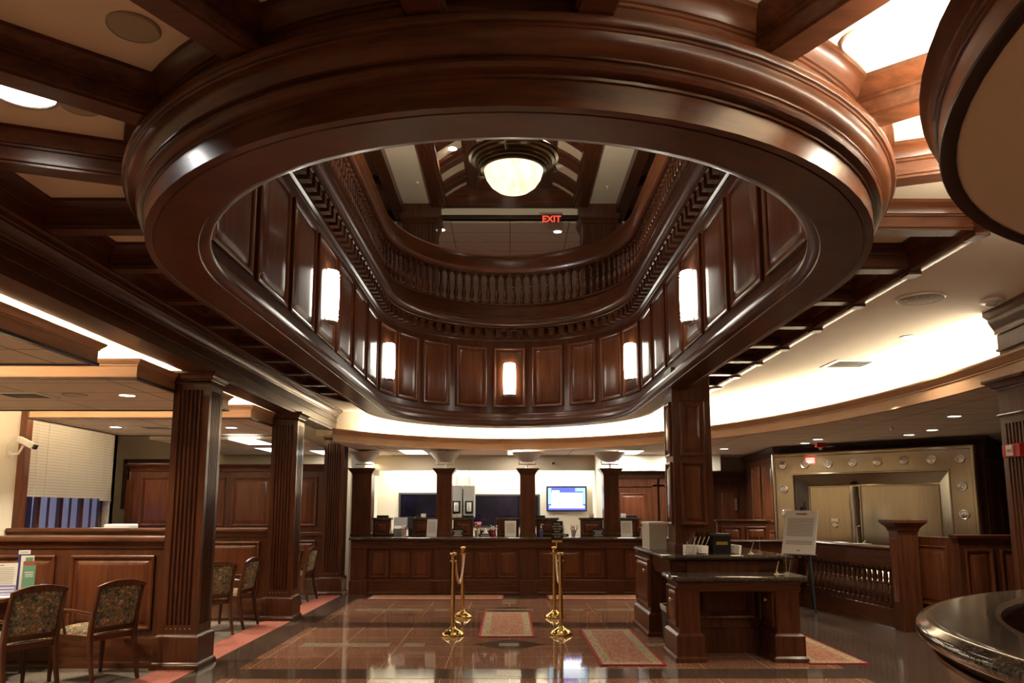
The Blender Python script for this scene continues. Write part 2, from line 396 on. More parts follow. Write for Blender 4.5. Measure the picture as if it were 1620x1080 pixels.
# ------------------------------------------------------------------ gallery drum (the oval opening)
DA, DB, DY0, DY1 = 2.19, 2.5, 5.19, 11.81
NSEG = 44
def stadium(o=0.0, n=NSEG):
    pts = []
    for i in range(n+1):
        t = PI*i/n; pts.append(((DA+o)*math.cos(t), DY1 + (DB+o)*math.sin(t)))
    for i in range(n+1):
        t = PI + PI*i/n; pts.append(((DA+o)*math.cos(t), DY0 + (DB+o)*math.sin(t)))
    return pts
ST = stadium()
drum = thing('gallery_drum', 'huge oval mahogany drum framing the two-storey opening in the ceiling', 'gallery', (0, 8.5, 2.95))
outer = [(0, 3.0), (0, 3.105), (.010, 3.108), (.012, 3.120), (.026, 3.122), (.044, 3.130), (.052, 3.146), (.048, 3.162), (.040, 3.170), (.050, 3.172), (.050, 3.180),
         (.062, 3.190), (.082, 3.205), (.094, 3.228), (.098, 3.250), (.106, 3.252), (.106, 3.262), (.118, 3.264), (.126, 3.276), (.126, 3.290), (.118, 3.300), (.05, 3.302)]
B().sweep(ST, outer, True).build('fascia', 'woodr', drum)
frz = [(.05, 3.30), (.05, 3.385), (.060, 3.388), (.060, 3.400), (.070, 3.403), (.078, 3.415), (.092, 3.438), (.112, 3.455), (.126, 3.460), (.130, 3.470), (.130, 3.50)]
B().sweep(ST, frz, True).build('frieze', 'woodr', drum)
sof = [(0, 3.0), (-.04, 3.0), (-.043, 3.006), (-.05, 3.006), (-.053, 3.0), (-.27, 3.012), (-.275, 3.02), (-.285, 3.022), (-.325, 3.030), (-.337, 3.040), (-.337, 3.062), (-.325, 3.072), (-.305, 3.076), (-.30, 3.10), (-.295, 3.125), (-.275, 3.150), (-.245, 3.165), (-.225, 3.172), (-.212, 3.20), (-.19, 3.204), (-.182, 3.232), (-.168, 3.252), (-.15, 3.262)]
B().sweep(ST, sof, True).build('soffit', 'woodr', drum)
B().sweep(ST, [(-.15, 3.25), (-.15, 4.60)], True).build('wall_lining', 'wood', drum)
cor = [(-.15, 4.56), (-.165, 4.565), (-.17, 4.59), (-.20, 4.60), (-.20, 4.76), (-.215, 4.77), (-.30, 4.785), (-.31, 4.80), (-.31, 4.83), (-.335, 4.84), (-.37, 4.88), (-.38, 4.91), (-.38, 4.945), (-.30, 4.955), (-.24, 4.96)]
B().sweep(ST, cor, True).build('cornice', 'woodr', drum)
# inner path parameterised by arc length from the far centre, going left
def inner_path(off):
    a, bb = DA-off, DB-off; pts = []
    for i in range(201): t = PI/2 + PI/2*i/200; pts.append((a*math.cos(t), DY1+bb*math.sin(t)))
    for i in range(1, 101): pts.append((-a, DY1-(DY1-DY0)*i/100))
    for i in range(1, 401): t = PI + PI*i/400; pts.append((a*math.cos(t), DY0+bb*math.sin(t)))
    for i in range(1, 101): pts.append((a, DY0+(DY1-DY0)*i/100))
    for i in range(1, 201): t = PI/2*i/200; pts.append((a*math.cos(t), DY1+bb*math.sin(t)))
    s = [0.0]
    for p, q in zip(pts, pts[1:]): s.append(s[-1] + math.hypot(q[0]-p[0], q[1]-p[1]))
    return pts, s
import bisect
class Arc:
    def __init__(self, off): self.p, self.s = inner_path(off); self.L = self.s[-1]
    def at(self, s):
        s %= self.L; i = min(max(bisect.bisect_right(self.s, s)-1, 0), len(self.p)-2)
        f = (s-self.s[i])/max(self.s[i+1]-self.s[i], 1e-9); p, q = self.p[i], self.p[i+1]
        d = Vector((q[0]-p[0], q[1]-p[1])).normalized()
        return p[0]+(q[0]-p[0])*f, p[1]+(q[1]-p[1])*f, Vector((-d.y, d.x))       # normal to the inside of the oval
arc = Arc(0.15)
H2 = arc.L/2
sconce_s = [0, 2.86, 6.76, 10.66]
cent = []
for a0, a1 in ((0, 2.86), (2.86, 6.76), (6.76, 10.66), (10.66, H2)):
    for k in range(4): cent.append((a0+(a1-a0)*k/4, (a1-a0)/4))
def fix(c, p, i): return c
allc = []
for i, (c, p) in enumerate(cent):
    pl = cent[i-1][1] if i > 0 else p
    allc.append((c, (p+pl)/2))
allc.append((H2, cent[-1][1]))
allc += [(arc.L-c, p) for c, p in allc[1:-1]]
def panel_at(s0, wd, z0, z1, parent, steps, m, nu=5):
    def fn(u, v, h):
        x, y, n = arc.at(s0+u); return (x+n.x*h, y+n.y*h, z0+v)
    return B().nested(fn, wd, z1-z0, steps, nu).build('panel', m, parent)
for c, p in allc:
    wd = p - 0.13
    panel_at(c-wd/2, wd, 3.36, 4.46, drum, [(0, 0), (0, .028), (.012, .034), (.028, .030), (.040, .018), (.046, .003), (.060, .002), (.066, .008), (.115, .028)], 'panel')
da = Arc(0.20); nd = int(da.L/0.205)
bd = B(); bd.prism([(-.0, -.05), (.095, -.05), (.095, .05), (0, .05)], -.055, .05); bd.sweep([(0, -.05), (.095, -.05), (.095, .05), (0, .05)], [(0, .05), (.012, .054), (.012, .072), (-.04, .072)], True)
d0 = None; rest = B()
for i, k in enumerate(sorted(range(nd), key=lambda k: min(k, nd-k))):
    x, y, n = da.at(k*da.L/nd); a = math.atan2(n.y, n.x)
    if i < 100:
        if d0 is None: d0 = bd.build('dentil', 'wood', drum, 0, world=False); o = d0
        else: o = d0.copy(); C.objects.link(o); o.parent = drum
        o.location = (x, y-8.5, 4.695-2.95); o.rotation_euler = (0, 0, a)
    else: rest.rbox((x+n.x*.05, y+n.y*.05, 4.695), (.10, .10, .11), a)
o = rest.build('dentil_run', 'wood', drum, 0); o['kind'] = 'stuff'

# wall sconces on the drum: half cylinders of lit glass with metal bands
def make_sconce():
    t = thing('wall_sconce', '', 'wall lamp')
    b = B(); b.lathe([(.09, -.285), (.104, -.275), (.112, -.12), (.114, 0), (.112, .12), (.104, .275), (.09, .285), (0.0, .285)], (0.02, 0, 0), 14, a0=-PI/2, a1=PI/2)
    b.build('glass_shade', 'sconce', t)
    for z in (-.245, -.205, .205, .245): B().lathe([(.112, z-.006), (.119, z), (.112, z+.006)], (0.02, 0, 0), 14, a0=-PI/2, a1=PI/2).build('metal_band', 'silver', t)
    b = B(); b.box(0, -.10, -.32, .02, .10, .29); b.lathe([(0, -.31), (.09, -.305), (.104, -.29), (.0, -.286)], (0.02, 0, 0), 14, a0=-PI/2, a1=PI/2)
    b.build('back_plate', 'lgrey', t)
    return t
sc0 = None
SCN = [(0, 'lit half-round sconce at the far middle of the oval drum'),
       (2.86, 'lit sconce on the far left curve of the oval drum'), (arc.L-2.86, 'lit sconce on the far right curve of the oval drum'),
       (6.76, 'large lit sconce midway along the left side of the oval drum'), (arc.L-6.76, 'large lit sconce midway along the right side of the oval drum'),
       (10.66, 'sconce at the near left of the drum, mostly behind its rim'), (arc.L-10.66, 'sconce at the near right of the drum, hidden behind its rim')]
for s, lab in SCN:
    x, y, n = arc.at(s)
    o = make_sconce() if sc0 is None else dup(sc0)
    sc0 = sc0 or o
    o.location = (x+n.x*.02, y+n.y*.02, 3.88); o.rotation_euler = (0, 0, math.atan2(n.y, n.x)); o['label'] = lab; o['group'] = 'sconces on the oval drum'

# ------------------------------------------------------------------ balustrade of the upper gallery
bal = thing('gallery_balustrade', 'turned mahogany balustrade running round the upper gallery opening', 'balustrade', (0, 8.5, 4.95))
B().sweep(ST, [(-.05, 4.95), (-.24, 4.95), (-.24, 4.99), (-.22, 5.0), (-.22, 5.22), (-.24, 5.23), (-.24, 5.26), (-.05, 5.26)], True).build('base_rail', 'woodr', bal)
B().sweep(ST, [(-.06, 5.82), (-.23, 5.82), (-.25, 5.85), (-.245, 5.90), (-.23, 5.92), (-.23, 6.08), (-.25, 6.11), (-.27, 6.15), (-.24, 6.19), (-.08, 6.19), (-.05, 6.15), (-.06, 5.82)], True).build('handrail', 'woodr', bal)
def baluster_prof(h, r):
    return [(r*1.15, 0), (r*1.15, .07*h), (r*.62, .085*h), (r*.9, .11*h), (r*.62, .135*h), (r*.75, .17*h), (r*1.1, .28*h), (r*1.05, .36*h), (r*.7, .47*h), (r*.55, .56*h), (r*.85, .58*h), (r*.55, .60*h), (r*.7, .68*h), (r*.62, .80*h), (r*.52, .86*h), (r*.95, .89*h), (r*.6, .915*h), (r*1.15, .93*h), (r*1.15, h)]
bb = B().lathe(baluster_prof(.56, .042), (0, 0, 0), 8)
ba = Arc(0.145); nb = 172; firstb = None
rest = B(); keep = []
for k in range(nb):
    s = (k+.5)*ba.L/nb; sd = min(s, ba.L-s)
    x, y, n = ba.at(s)
    keep.append((sd, x, y, math.atan2(n.y, n.x)))
keep.sort()
for i, (sd, x, y, a) in enumerate(keep):
    if i < 100:
        if firstb is None: firstb = bb.build('baluster', 'wood', bal, 60, world=False); o = firstb
        else: o = firstb.copy(); C.objects.link(o)
        o.parent = bal; o.location = (x, y-8.5, 5.26-4.95); o.rotation_euler = (0, 0, a)
    else: rest.lathe(baluster_prof(.56, .042), (x, y, 5.26), 6)
o = rest.build('baluster_row', 'wood', bal, 60); o['kind'] = 'stuff'

# ------------------------------------------------------------------ coffered ceiling round the drum
def drum_side(off, side, n=60):     # outline of the drum from the far centre to the near centre, side -1 left
    a, bq = DA+off, DB+off; pts = []
    for i in range(n//2+1): t = PI/2*(1 - i/(n//2)); pts.append((side*a*math.cos(t), DY1+bq*math.sin(t)))
    for i in range(n//2+1): t = PI/2*i/(n//2); pts.append((side*a*math.cos(t), DY0-bq*math.sin(t)))
    return pts
for side in (-1, 1):
    P = [p for p in drum_side(0.03, side) if p[1] < 13.28]
    poly = P + [(0, -2), (side*3.0, -2), (side*3.0, 13.28)]
    b = B(); b.face([(x, y, 3.48) for x, y in poly]); struct('ceiling', b, 'coffer', 'beige coffer panels of the ceiling, %s of the oval' % ('left' if side < 0 else 'right'), 0)
    # border rail of the coffers, curving in to the drum at its far end
    path = [(side*2.97, -2), (side*2.97, 11.6), (side*2.93, 12.1), (side*2.82, 12.55), (side*2.62, 12.90), (side*2.3, 13.12), (side*1.8, 13.26)]
    ob = .075 if side > 0 else .015
    prof = [(-.03, 3.287), (-.03, 3.385), (-.04, 3.388), (-.04, 3.40), (-.05, 3.403), (-.06, 3.425), (-.083, 3.455), (-.10, 3.46), (-.10, 3.48), (ob, 3.48), (ob, 3.287), (ob-.015, 3.28), (-.02, 3.28)]
    if side < 0: prof = [(-o_, z_) for o_, z_ in prof]
    rail = thing('coffer_border', 'long dark border rail closing the coffers %s of the oval' % ('left' if side < 0 else 'right'), 'ceiling rail', (side*2.97, 5, 3.28), group='coffer borders')
    B().sweep(path, prof, loop=True).build('rail', 'woody', rail)
    if side > 0:
        for y in (4.85, 5.69, 6.62, 7.54, 8.46, 9.36, 10.29, 11.24): B().box(2.945, y-.065, 3.262, 3.04, y+.065, 3.288).build('end_block', 'woodx', rail, 0)
half = [(.062, 3.30), (.062, 3.312), (.075, 3.316), (.075, 3.332), (.066, 3.336), (.066, 3.385), (.078, 3.388), (.078, 3.400), (.088, 3.403), (.096, 3.425), (.118, 3.455), (.132, 3.46), (.132, 3.48)]
BEAM = half + [(-o, z) for o, z in half[::-1]]
def beam(p0, p1, label):
    o = thing('coffer_beam', label, 'ceiling beam', (p0[0], p0[1], 3.30), 'coffer beams round the oval')
    bm_ = B(); bm_.sweep([p0, p1], [(o_, z_) for o_, z_ in BEAM if z_ > 3.333], loop=True); bm_.build('beam_body', 'woodx', o)
    lo = [(o_, z_) for o_, z_ in BEAM if z_ < 3.337]
    B().sweep([p0, p1], lo, loop=True).build('beam_soffit_board', 'woodx', o)
LY = [5.69, 6.62, 7.54, 8.46, 9.36, 10.29, 11.24, 12.04]
for side in (-1, 1):
    sn = 'left' if side < 0 else 'right'
    for i, ang in enumerate((0, 20.6, 41.2, 61.8, 82.3)):
        a = math.radians(ang); d = (-side*0 + side*math.cos(a), -math.sin(a))
        # start on the drum, end at the border or 4.6 m out
        r0 = 1.9
        while ((d[0]*r0)/(DA+.03))**2 + ((4.88+d[1]*r0-DY0)/(DB+.03))**2 < 1 and r0 < 4: r0 += .01
        if ang == 0: r0 = DA+.03
        r1 = min(2.95/max(abs(d[0]), 1e-3), 6.0)
        beam((d[0]*r0, 4.86+d[1]*r0), (d[0]*r1, 4.86+d[1]*r1),
             ('dark coffer beam reaching straight %s from the near end of the oval' % sn if ang == 0 else
              'fanned coffer beam at the near %s of the oval, %s of its fan from the side beams' % (sn, ORD[i-1])))
    for i, y in enumerate(LY):
        x0 = DA+.03 if y < DY1 else 2.17
        x1 = 2.95 if y < 11.9 else 2.90
        beam((side*x0, y), (side*x1, y), 'short cross beam between oval and %s border, %s from the front' % (sn, ORD[i]))

# flat plaster ceiling beyond the coffers, and above the offices
edge = [(3.03, 11.6), (2.99, 12.12), (2.88, 12.6), (2.67, 12.96), (2.34, 13.19), (1.86, 13.32)]
far = [(p[0], p[1]) for p in drum_side(0.02, 1) if p[1] >= 13.34]
poly = edge + far[::-1] + [(-x, y) for x, y in far[1:]] + [(-x, y) for x, y in edge[::-1]] + [(-3.3, 11.6), (-3.3, 16.0), (6.0, 16.0), (6.0, -2), (3.03, -2)]
b = B(); b.face([(x, y, 3.29) for x, y in poly]); struct('ceiling', b, 'plaster', 'pale plaster ceiling washed by the cove light', 0)
b = B(); b.box(-9.0, -2, 3.29, -3.2, 18, 3.34); struct('ceiling', b, 'plaster', 'plaster ceiling above the hanging office soffits', 0)

# girder over the left columns
gd = thing('girder', 'long dark panelled girder with crown moulding over the left columns', 'girder', (-3.2, 6.5, 2.95))
prof = [(-3.35, 2.95), (-3.06, 2.95), (-3.06, 3.055), (-3.048, 3.058), (-3.048, 3.072), (-3.056, 3.076), (-3.056, 3.150), (-3.044, 3.154), (-3.040, 3.172), (-3.030, 3.176), (-3.022, 3.20), (-3.004, 3.228), (-2.992, 3.234), (-2.992, 3.250), (-2.980, 3.254), (-2.976, 3.275), (-2.976, 3.33), (-3.35, 3.33)]
B().sweep([(0, -2), (0, 15.1)], prof, loop=True).build('beam_body', 'woody', gd)
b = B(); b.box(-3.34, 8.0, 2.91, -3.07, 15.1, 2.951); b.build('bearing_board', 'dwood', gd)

# ------------------------------------------------------------------ oval soffit fascia with cove, and the tile ceiling outside it
def ell(t, o=0): return ((EA+o)*math.cos(t), EC+(EB+o)*math.sin(t))
T0, T1 = math.radians(-50), math.acos(-2.98/EA)
ep = [ell(T0+(T1-T0)*i/90) for i in range(91)]
cs = thing('cove_soffit', 'cherry wood fascia curving above the tellers with a bright cove on top', 'soffit', (0, 15.2, 2.68))
B().sweep(ep, [(.05, 2.675), (0, 2.68), (0, 2.80), (-.012, 2.803), (-.012, 2.815), (-.03, 2.83), (-.045, 2.86), (-.06, 2.872), (-.06, 2.892), (0, 2.895)]).build('fascia', 'honey', cs)
B().sweep(ep, [(0, 2.895), (.03, 2.895), (.03, 2.79), (.42, 2.79), (.42, 3.29)]).build('trough', 'plaster', cs)
tq = math.asin((6.9-EC)/EB)
ep2 = [ell(T0+(tq-T0)*i/40) for i in range(41)]
B().sweep(ep2, [(-.02, 2.893), (-.02, 2.93), (-.05, 2.935), (-.05, 2.955), (-.03, 2.96), (-.03, 3.08), (-.05, 3.085), (-.05, 3.11), (-.065, 3.14), (-.09, 3.18), (-.10, 3.20), (-.10, 3.22), (-.14, 3.25), (-.14, 3.29), (.2, 3.29), (.2, 2.893)], loop=True).build('crown_moulding', 'wood', cs)
poly = ep + [(-2.98, 18.4), (10.4, 18.4), (10.4, ep[0][1])]
b = B(); b.face([(x, y, 2.68) for x, y in poly]); struct('ceiling', b, 'tile', 'suspended tile ceiling over the tellers and the vault', 0)

# round canopy over the curved desk
cn = thing('ceiling_canopy', 'round wood-rimmed canopy with flat beige underside at the top right corner', 'canopy', (3.9, 1.65, 2.88))
NC = 96
cp = [(3.9+2.5*math.cos(2*PI*i/NC), 1.65+2.5*math.sin(2*PI*i/NC)) for i in range(NC)]
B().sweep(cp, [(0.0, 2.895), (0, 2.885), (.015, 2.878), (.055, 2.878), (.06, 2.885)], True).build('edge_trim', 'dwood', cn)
B().sweep(cp, [(.055, 2.885), (.055, 2.98), (.062, 2.983), (.062, 2.995), (.072, 3.0), (.080, 3.015), (.072, 3.03), (.072, 3.04), (.080, 3.05), (.09, 3.075), (.105, 3.085), (.112, 3.095), (.105, 3.105), (.02, 3.105)], True).build('rim', 'woodr', cn)
b = B(); b.face([(x, y, 2.893) for x, y in cp]); b.face([(x, y, 3.10) for x, y in cp]); b.build('underside', 'coffer', cn, 0)

# suspended soffits (clouds) over the offices
for (y0, y1, lab) in ((3.4, 6.50, 'nearest hanging office soffit, cut by the left edge of the photo'), (7.2, 9.6, 'middle hanging office soffit, behind the nearest fluted column'), (10.45, 12.95, 'far hanging office soffit in front of the tall panelled wall')):
    cl = thing('hanging_soffit', lab, 'suspended ceiling', (-5, (y0+y1)/2, 2.76), 'hanging soffits over the offices')
    rp_ = rect_path(-6.38, y0, -3.44, y1)
    B().sweep(rp_, [(-.06, 2.74), (0, 2.74), (0, 2.855), (.01, 2.86), (.01, 2.87), (.03, 2.89), (.045, 2.905), (.05, 2.92), (-.03, 2.92), (-.03, 2.85), (-.5, 2.85)], True).build('fascia', 'honey', cl, 30)
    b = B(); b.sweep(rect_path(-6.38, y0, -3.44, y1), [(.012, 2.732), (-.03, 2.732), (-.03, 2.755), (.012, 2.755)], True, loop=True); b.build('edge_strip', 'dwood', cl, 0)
    b = B(); b.box(-6.36, y0+.02, 2.744, -3.46, y1-.02, 2.80); b.build('tile_underside', 'tile', cl, 0)

# ------------------------------------------------------------------ walls of the ground floor
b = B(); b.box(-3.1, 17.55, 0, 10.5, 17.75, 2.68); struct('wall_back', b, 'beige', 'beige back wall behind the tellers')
b = B(); b.box(-9.5, 16.6, 0, -3.1, 16.8, 3.29); struct('wall_back', b, 'beige', 'beige back wall of the offices', 0)
b = B(); b.box(10.3, -2, 0, 10.5, 17.6, 3.35); struct('wall_right', b, 'beige', 'beige side wall beyond the vault', 0)
b = B(); b.box(-9.6, -2.2, 0, 10.6, -2.0, 8.8); struct('wall_front', b, 'beige', 'front wall of the hall', 0)
b = B()   # left wall with the blind window between Y 11.75 and 14.35
b.box(-7.4, -2, 0, -7.2, 11.75, 3.29); b.box(-7.4, 11.75, 0, -7.2, 14.35, .85); b.box(-7.4, 11.75, 3.0, -7.2, 14.35, 3.29); b.box(-7.4, 14.35, 0, -7.2, 14.52, 3.29)
b.box(-8.6, 14.4, 0, -7.2, 14.52, 3.29); b.box(-8.6, 14.52, 0, -8.45, 16.7, 3.29)
struct('wall_left', b, 'cream', 'cream office wall with a large window', 0)
b = B(); b.box(-5.9, 13.0, 2.68, -3.45, 17, 2.72); struct('ceiling', b, 'tile', 'low tile ceiling behind the tall panelled wall', 0)
b = B(); b.box(-5.9, 12.94, 2.68, -3.5, 13.0, 2.86); struct('trim_1', b, 'cream', 'cream bulkhead of the low office ceiling', 0)

# ------------------------------------------------------------------ fluted columns
def fluted_outline(hw, nfl=6, fw=.026, fd=.020, margin=.058):
    """square outline with rounded grooves on all four sides, CCW"""
    side = []
    pitch = (2*hw - 2*margin) / nfl
    for k in range(nfl):
        c = -hw + margin + pitch*(k+.5)
        side += [(c-fw/2, 0), (c-fw/2*.85, fd*.75), (c, fd), (c+fw/2*.85, fd*.75), (c+fw/2, 0)]
    pts = []
    for q in range(4):
        a = q*PI/2
        for u, d in [(-hw, 0)] + side:
            x, y = u, -hw + d
            pts.append((x*math.cos(a) - y*math.sin(a), x*math.sin(a) + y*math.cos(a)))
    return pts
def fluted_column(x, y, hw, z0, z1, label, name='fluted_column', capz=.16, plinth=.33, group='fluted columns of the banking hall', m='wood', crown=.075):
    t = thing(name, label, 'column', (x, y, z0), group=group, kind='thing')
    sq = rect_path(x-hw, y-hw, x+hw, y+hw)
    b = B()
    fo = fluted_outline(hw)
    zt = z1-capz-.03
    b.prism(rect_path(x-hw, y-hw, x+hw, y+hw), z0+plinth, z0+plinth+.09); b.prism([(x+px, y+py) for px, py in fo], z0+plinth+.09, zt); b.prism(rect_path(x-hw, y-hw, x+hw, y+hw), zt, z1)
    b.build('shaft', m, t, 30)
    b = B(); b.sweep(sq, [(0, z1-capz+.03), (.012, z1-capz+.035), (.02, z1-capz+.045), (.012, z1-capz+.055), (0, z1-capz+.06)], True)
    zc = z1-.09
    b.sweep(sq, [(0, zc-.01), (.012, zc-.005), (.014, zc+.01), (.03, zc+.015), (crown*.55, zc+.045), (crown*.9, zc+.062), (crown, zc+.065), (crown, z1-.002), (0, z1-.002)], True)
    b.build('capital', m, t, 30)
    b = B(); b.sweep(sq, [(0, z0), (.055, z0), (.055, z0+.03), (.045, z0+.055), (.032, z0+.07), (.032, z0+plinth-.03), (.024, z0+plinth-.012), (.01, z0+plinth), (0, z0+plinth+.004)], True); b.build('base', m, t, 30)
    return t
CLAB = ['nearest fluted mahogany column, on the carpet edge at the left', 'second fluted column, between the two office bays', 'third fluted column, beside the teller counter']
for (y, lab) in zip((8.22, 11.62, 14.92), CLAB):
    c = fluted_column(-3.26, y, .185, 0, 2.95, lab)
    b = B()
    for k in range(6): b.lathe([(0, -.004), (.006, -.003), (.007, 0)], (-3.26-.115+k*.046, y-.185, .385), 8, axis='y')
    b.build('stud_row', 'silver', c, 0)
fluted_column(4.53, 6.72, .20, 0, 2.68, 'pale-lit fluted pilaster cut by the right edge, with a red fire alarm', capz=.36, m='wood', crown=.09)
pl = thing('fire_alarm_pull', 'red fire alarm pull station on the fluted pilaster at the right edge', 'fire alarm', (4.315, 6.80, 2.0))
b = B(); b.box(4.285, 6.62, 1.99, 4.328, 6.86, 2.10); b.build('housing', 'red', pl, 0, .004)
b = B(); b.box(4.272, 6.70, 2.0, 4.286, 6.79, 2.09); b.build('pull_handle', 'white', pl, 0, .003)
text_mesh('lettering', 'FIRE', .034, 'red', pl, (4.2705, 6.745, 2.045), (PI/2, 0, -PI/2), .0005)

# ------------------------------------------------------------------ low partitions and tall panelled wall on the left
def partition(y, x0, x1, label):
    t = thing('partition', label, 'partition', (x0, y, 0), 'low panelled partitions between the offices')
    b = B(); b.box(x0, y, .30, x1, y+.12, 1.19); b.build('body', 'wood', t, 0)
    b = B(); b.sweep([(x0, y), (x1, y)], [(0, 0), (.045, 0), (.045, .035), (.032, .06), (.025, .07), (.025, .27), (.018, .29), (0, .30), (-.12, .30), (-.12, 0)], loop=True); b.build('base_board', 'woodx', t)
    b = B(); b.sweep([(x0, y), (x1, y)], [(0, 1.15), (.012, 1.155), (.02, 1.175), (.022, 1.19), (.04, 1.21), (.06, 1.23), (.062, 1.255), (.05, 1.28), (-.16, 1.28), (-.17, 1.25), (-.13, 1.19), (-.12, 1.15)], loop=True); b.build('cap_rail', 'woodx', t)
    x = x1-.11
    while x - .84 > x0:
        fpanel(x-.84, .36, x, 1.09, y, t); x -= 1.0
    return t
partition(8.14, -7.19, -3.46, 'low panelled partition behind the chairs at the left edge')
partition(11.52, -7.19, -3.46, 'low panelled partition between first and second fluted columns')
tw = thing('panelled_wall', 'tall mahogany panelled wall closing the far end of the offices', 'panelling', (-5, 14.85, 0))
b = B(); b.box(-7.08, 14.85, .3, -3.46, 14.97, 2.30); b.build('body', 'wood', tw, 0)
b = B(); b.sweep([(-7.08, 14.97), (-7.08, 14.85), (-3.45, 14.85)], [(0, 0), (.045, 0), (.045, .035), (.025, .07), (.025, .27), (.018, .29), (0, .30)]); b.build('base_board', 'woodx', tw)
b = B(); b.sweep([(-7.08, 14.97), (-7.08, 14.85), (-3.45, 14.85)], [(0, 2.24), (.012, 2.25), (.012, 2.28), (.04, 2.33), (.075, 2.355), (.08, 2.38), (-.12, 2.38)]); b.build('crown_moulding', 'woodx', tw)
b = B(); b.box(-7.09, 14.825, 1.06, -3.45, 14.86, 1.13); b.build('chair_rail', 'woodx', tw, 0, .008)
for k in range(4):
    fpanel(-3.58-.86*k-.72, 1.24, -3.58-.86*k, 2.14, 14.85, tw); fpanel(-3.58-.86*k-.72, .38, -3.58-.86*k, .98, 14.85, tw)
b = B(); b.box(-7.16, 14.88, 0, -7.08, 14.95, 2.1); b.build('side_post', 'wood', tw, 0)

# window in the left wall, with blinds and the dusk street outside
wn = B()
for y in (11.78, 12.4, 13.03, 13.66, 14.3): wn.box(-7.36, y-.045, .85, -7.30, y+.045, 3.0)
wn.box(-7.36, 11.75, .85, -7.2, 14.35, .93); wn.box(-7.36, 11.75, 2.93, -7.22, 14.35, 3.0); wn.box(-7.36, 11.75, 1.2, -7.30, 14.35, 1.235)
for y in (12.05, 12.7, 13.33, 13.98): wn.box(-7.34, y-.012, .93, -7.31, y+.012, 3.0)
w1 = struct('window_1', wn, 'wood', 'tall wood-framed office window', 0)
b = B(); b.box(-7.335, 11.79, .9, -7.33, 14.3, 2.95); o = b.build('glass', 'pane', w1, 0)
b = B(); b.box(-7.21, 11.60, 0, -7.10, 11.75, 3.12); struct('trim_2', b, 'wood', 'upright wood trim at the near side of the window', 0, .006)
bl = thing('window_blind', 'white venetian blind lowered to below half of the left office window', 'blind', (-7.17, 13.05, 2.95))
for (y0, y1, zb) in ((11.78, 12.28, 1.755), (12.29, 13.94, 1.75), (13.95, 14.34, 1.715)):
    b = B(); b.box(-7.175, y0, zb, -7.165, y1, 2.95); b.box(-7.19, y0, 2.9, -7.14, y1, 2.96); b.box(-7.185, y0, zb-.02, -7.155, y1, zb); b.build('slat_panel', 'blind', bl, 0)
for y in (12.0, 12.9, 13.5, 14.15): B().tube([(-7.15, y, 2.9), (-7.15, y, 1.6)], .003, 5).build('cord', 'white', bl, 0)
w2b = B(); w2b.box(-8.03, 16.5, 1.55, -7.95, 16.62, 2.55); w2b.box(-6.9, 16.5, 1.55, -6.84, 16.62, 2.55); w2b.box(-8.03, 16.5, 2.5, -6.84, 16.62, 2.58)
w2 = struct('window_2', w2b, 'dwood', 'far office window above the panelled wall', 0)
b = B(); b.box(-7.95, 16.56, 1.0, -6.9, 16.59, 2.5); b.build('glass', 'nightglass', w2, 0)
bl2 = thing('window_blind', 'small white blind in the far window above the panelled wall', 'blind', (-7.4, 16.53, 2.5))
b = B(); b.box(-7.9, 16.535, 1.5, -6.86, 16.545, 2.46); b.box(-7.95, 16.52, 2.46, -6.84, 16.56, 2.5); b.build('slat_panel', 'blind', bl2, 0)
b = B(); b.box(-30, -6, -.6, -7.6, 40, -.4); struct('ground', b, 'snow', 'pale ground outside the window', 0)
b = B(); b.box(-18, 18.2, -.4, -10.5, 18.6, 6); b.box(-12.5, 14.9, -.4, -11.9, 18.2, 4); struct('wall_outside', b, 'brick', 'dusky brick wall outside the window', 0)
car = thing('car', 'parked dark car glimpsed outside under the blind', 'car', (-15.5, 22.5, -.4))
b = B(); b.prism([(-17.4, 21.7), (-13.6, 21.7), (-13.6, 23.3), (-17.4, 23.3)], -.2, .5); b.prism([(-16.7, 21.8), (-14.3, 21.8), (-14.3, 23.2), (-16.7, 23.2)], .5, 1.05); b.build('body', 'navy', car, 0, .12)
b = B()
for x in (-16.6, -14.4): b.lathe([(.32, -.1), (.32, .1)], (x, 21.75, -.08), 14, axis='y')
b.build('wheel', 'black', car)

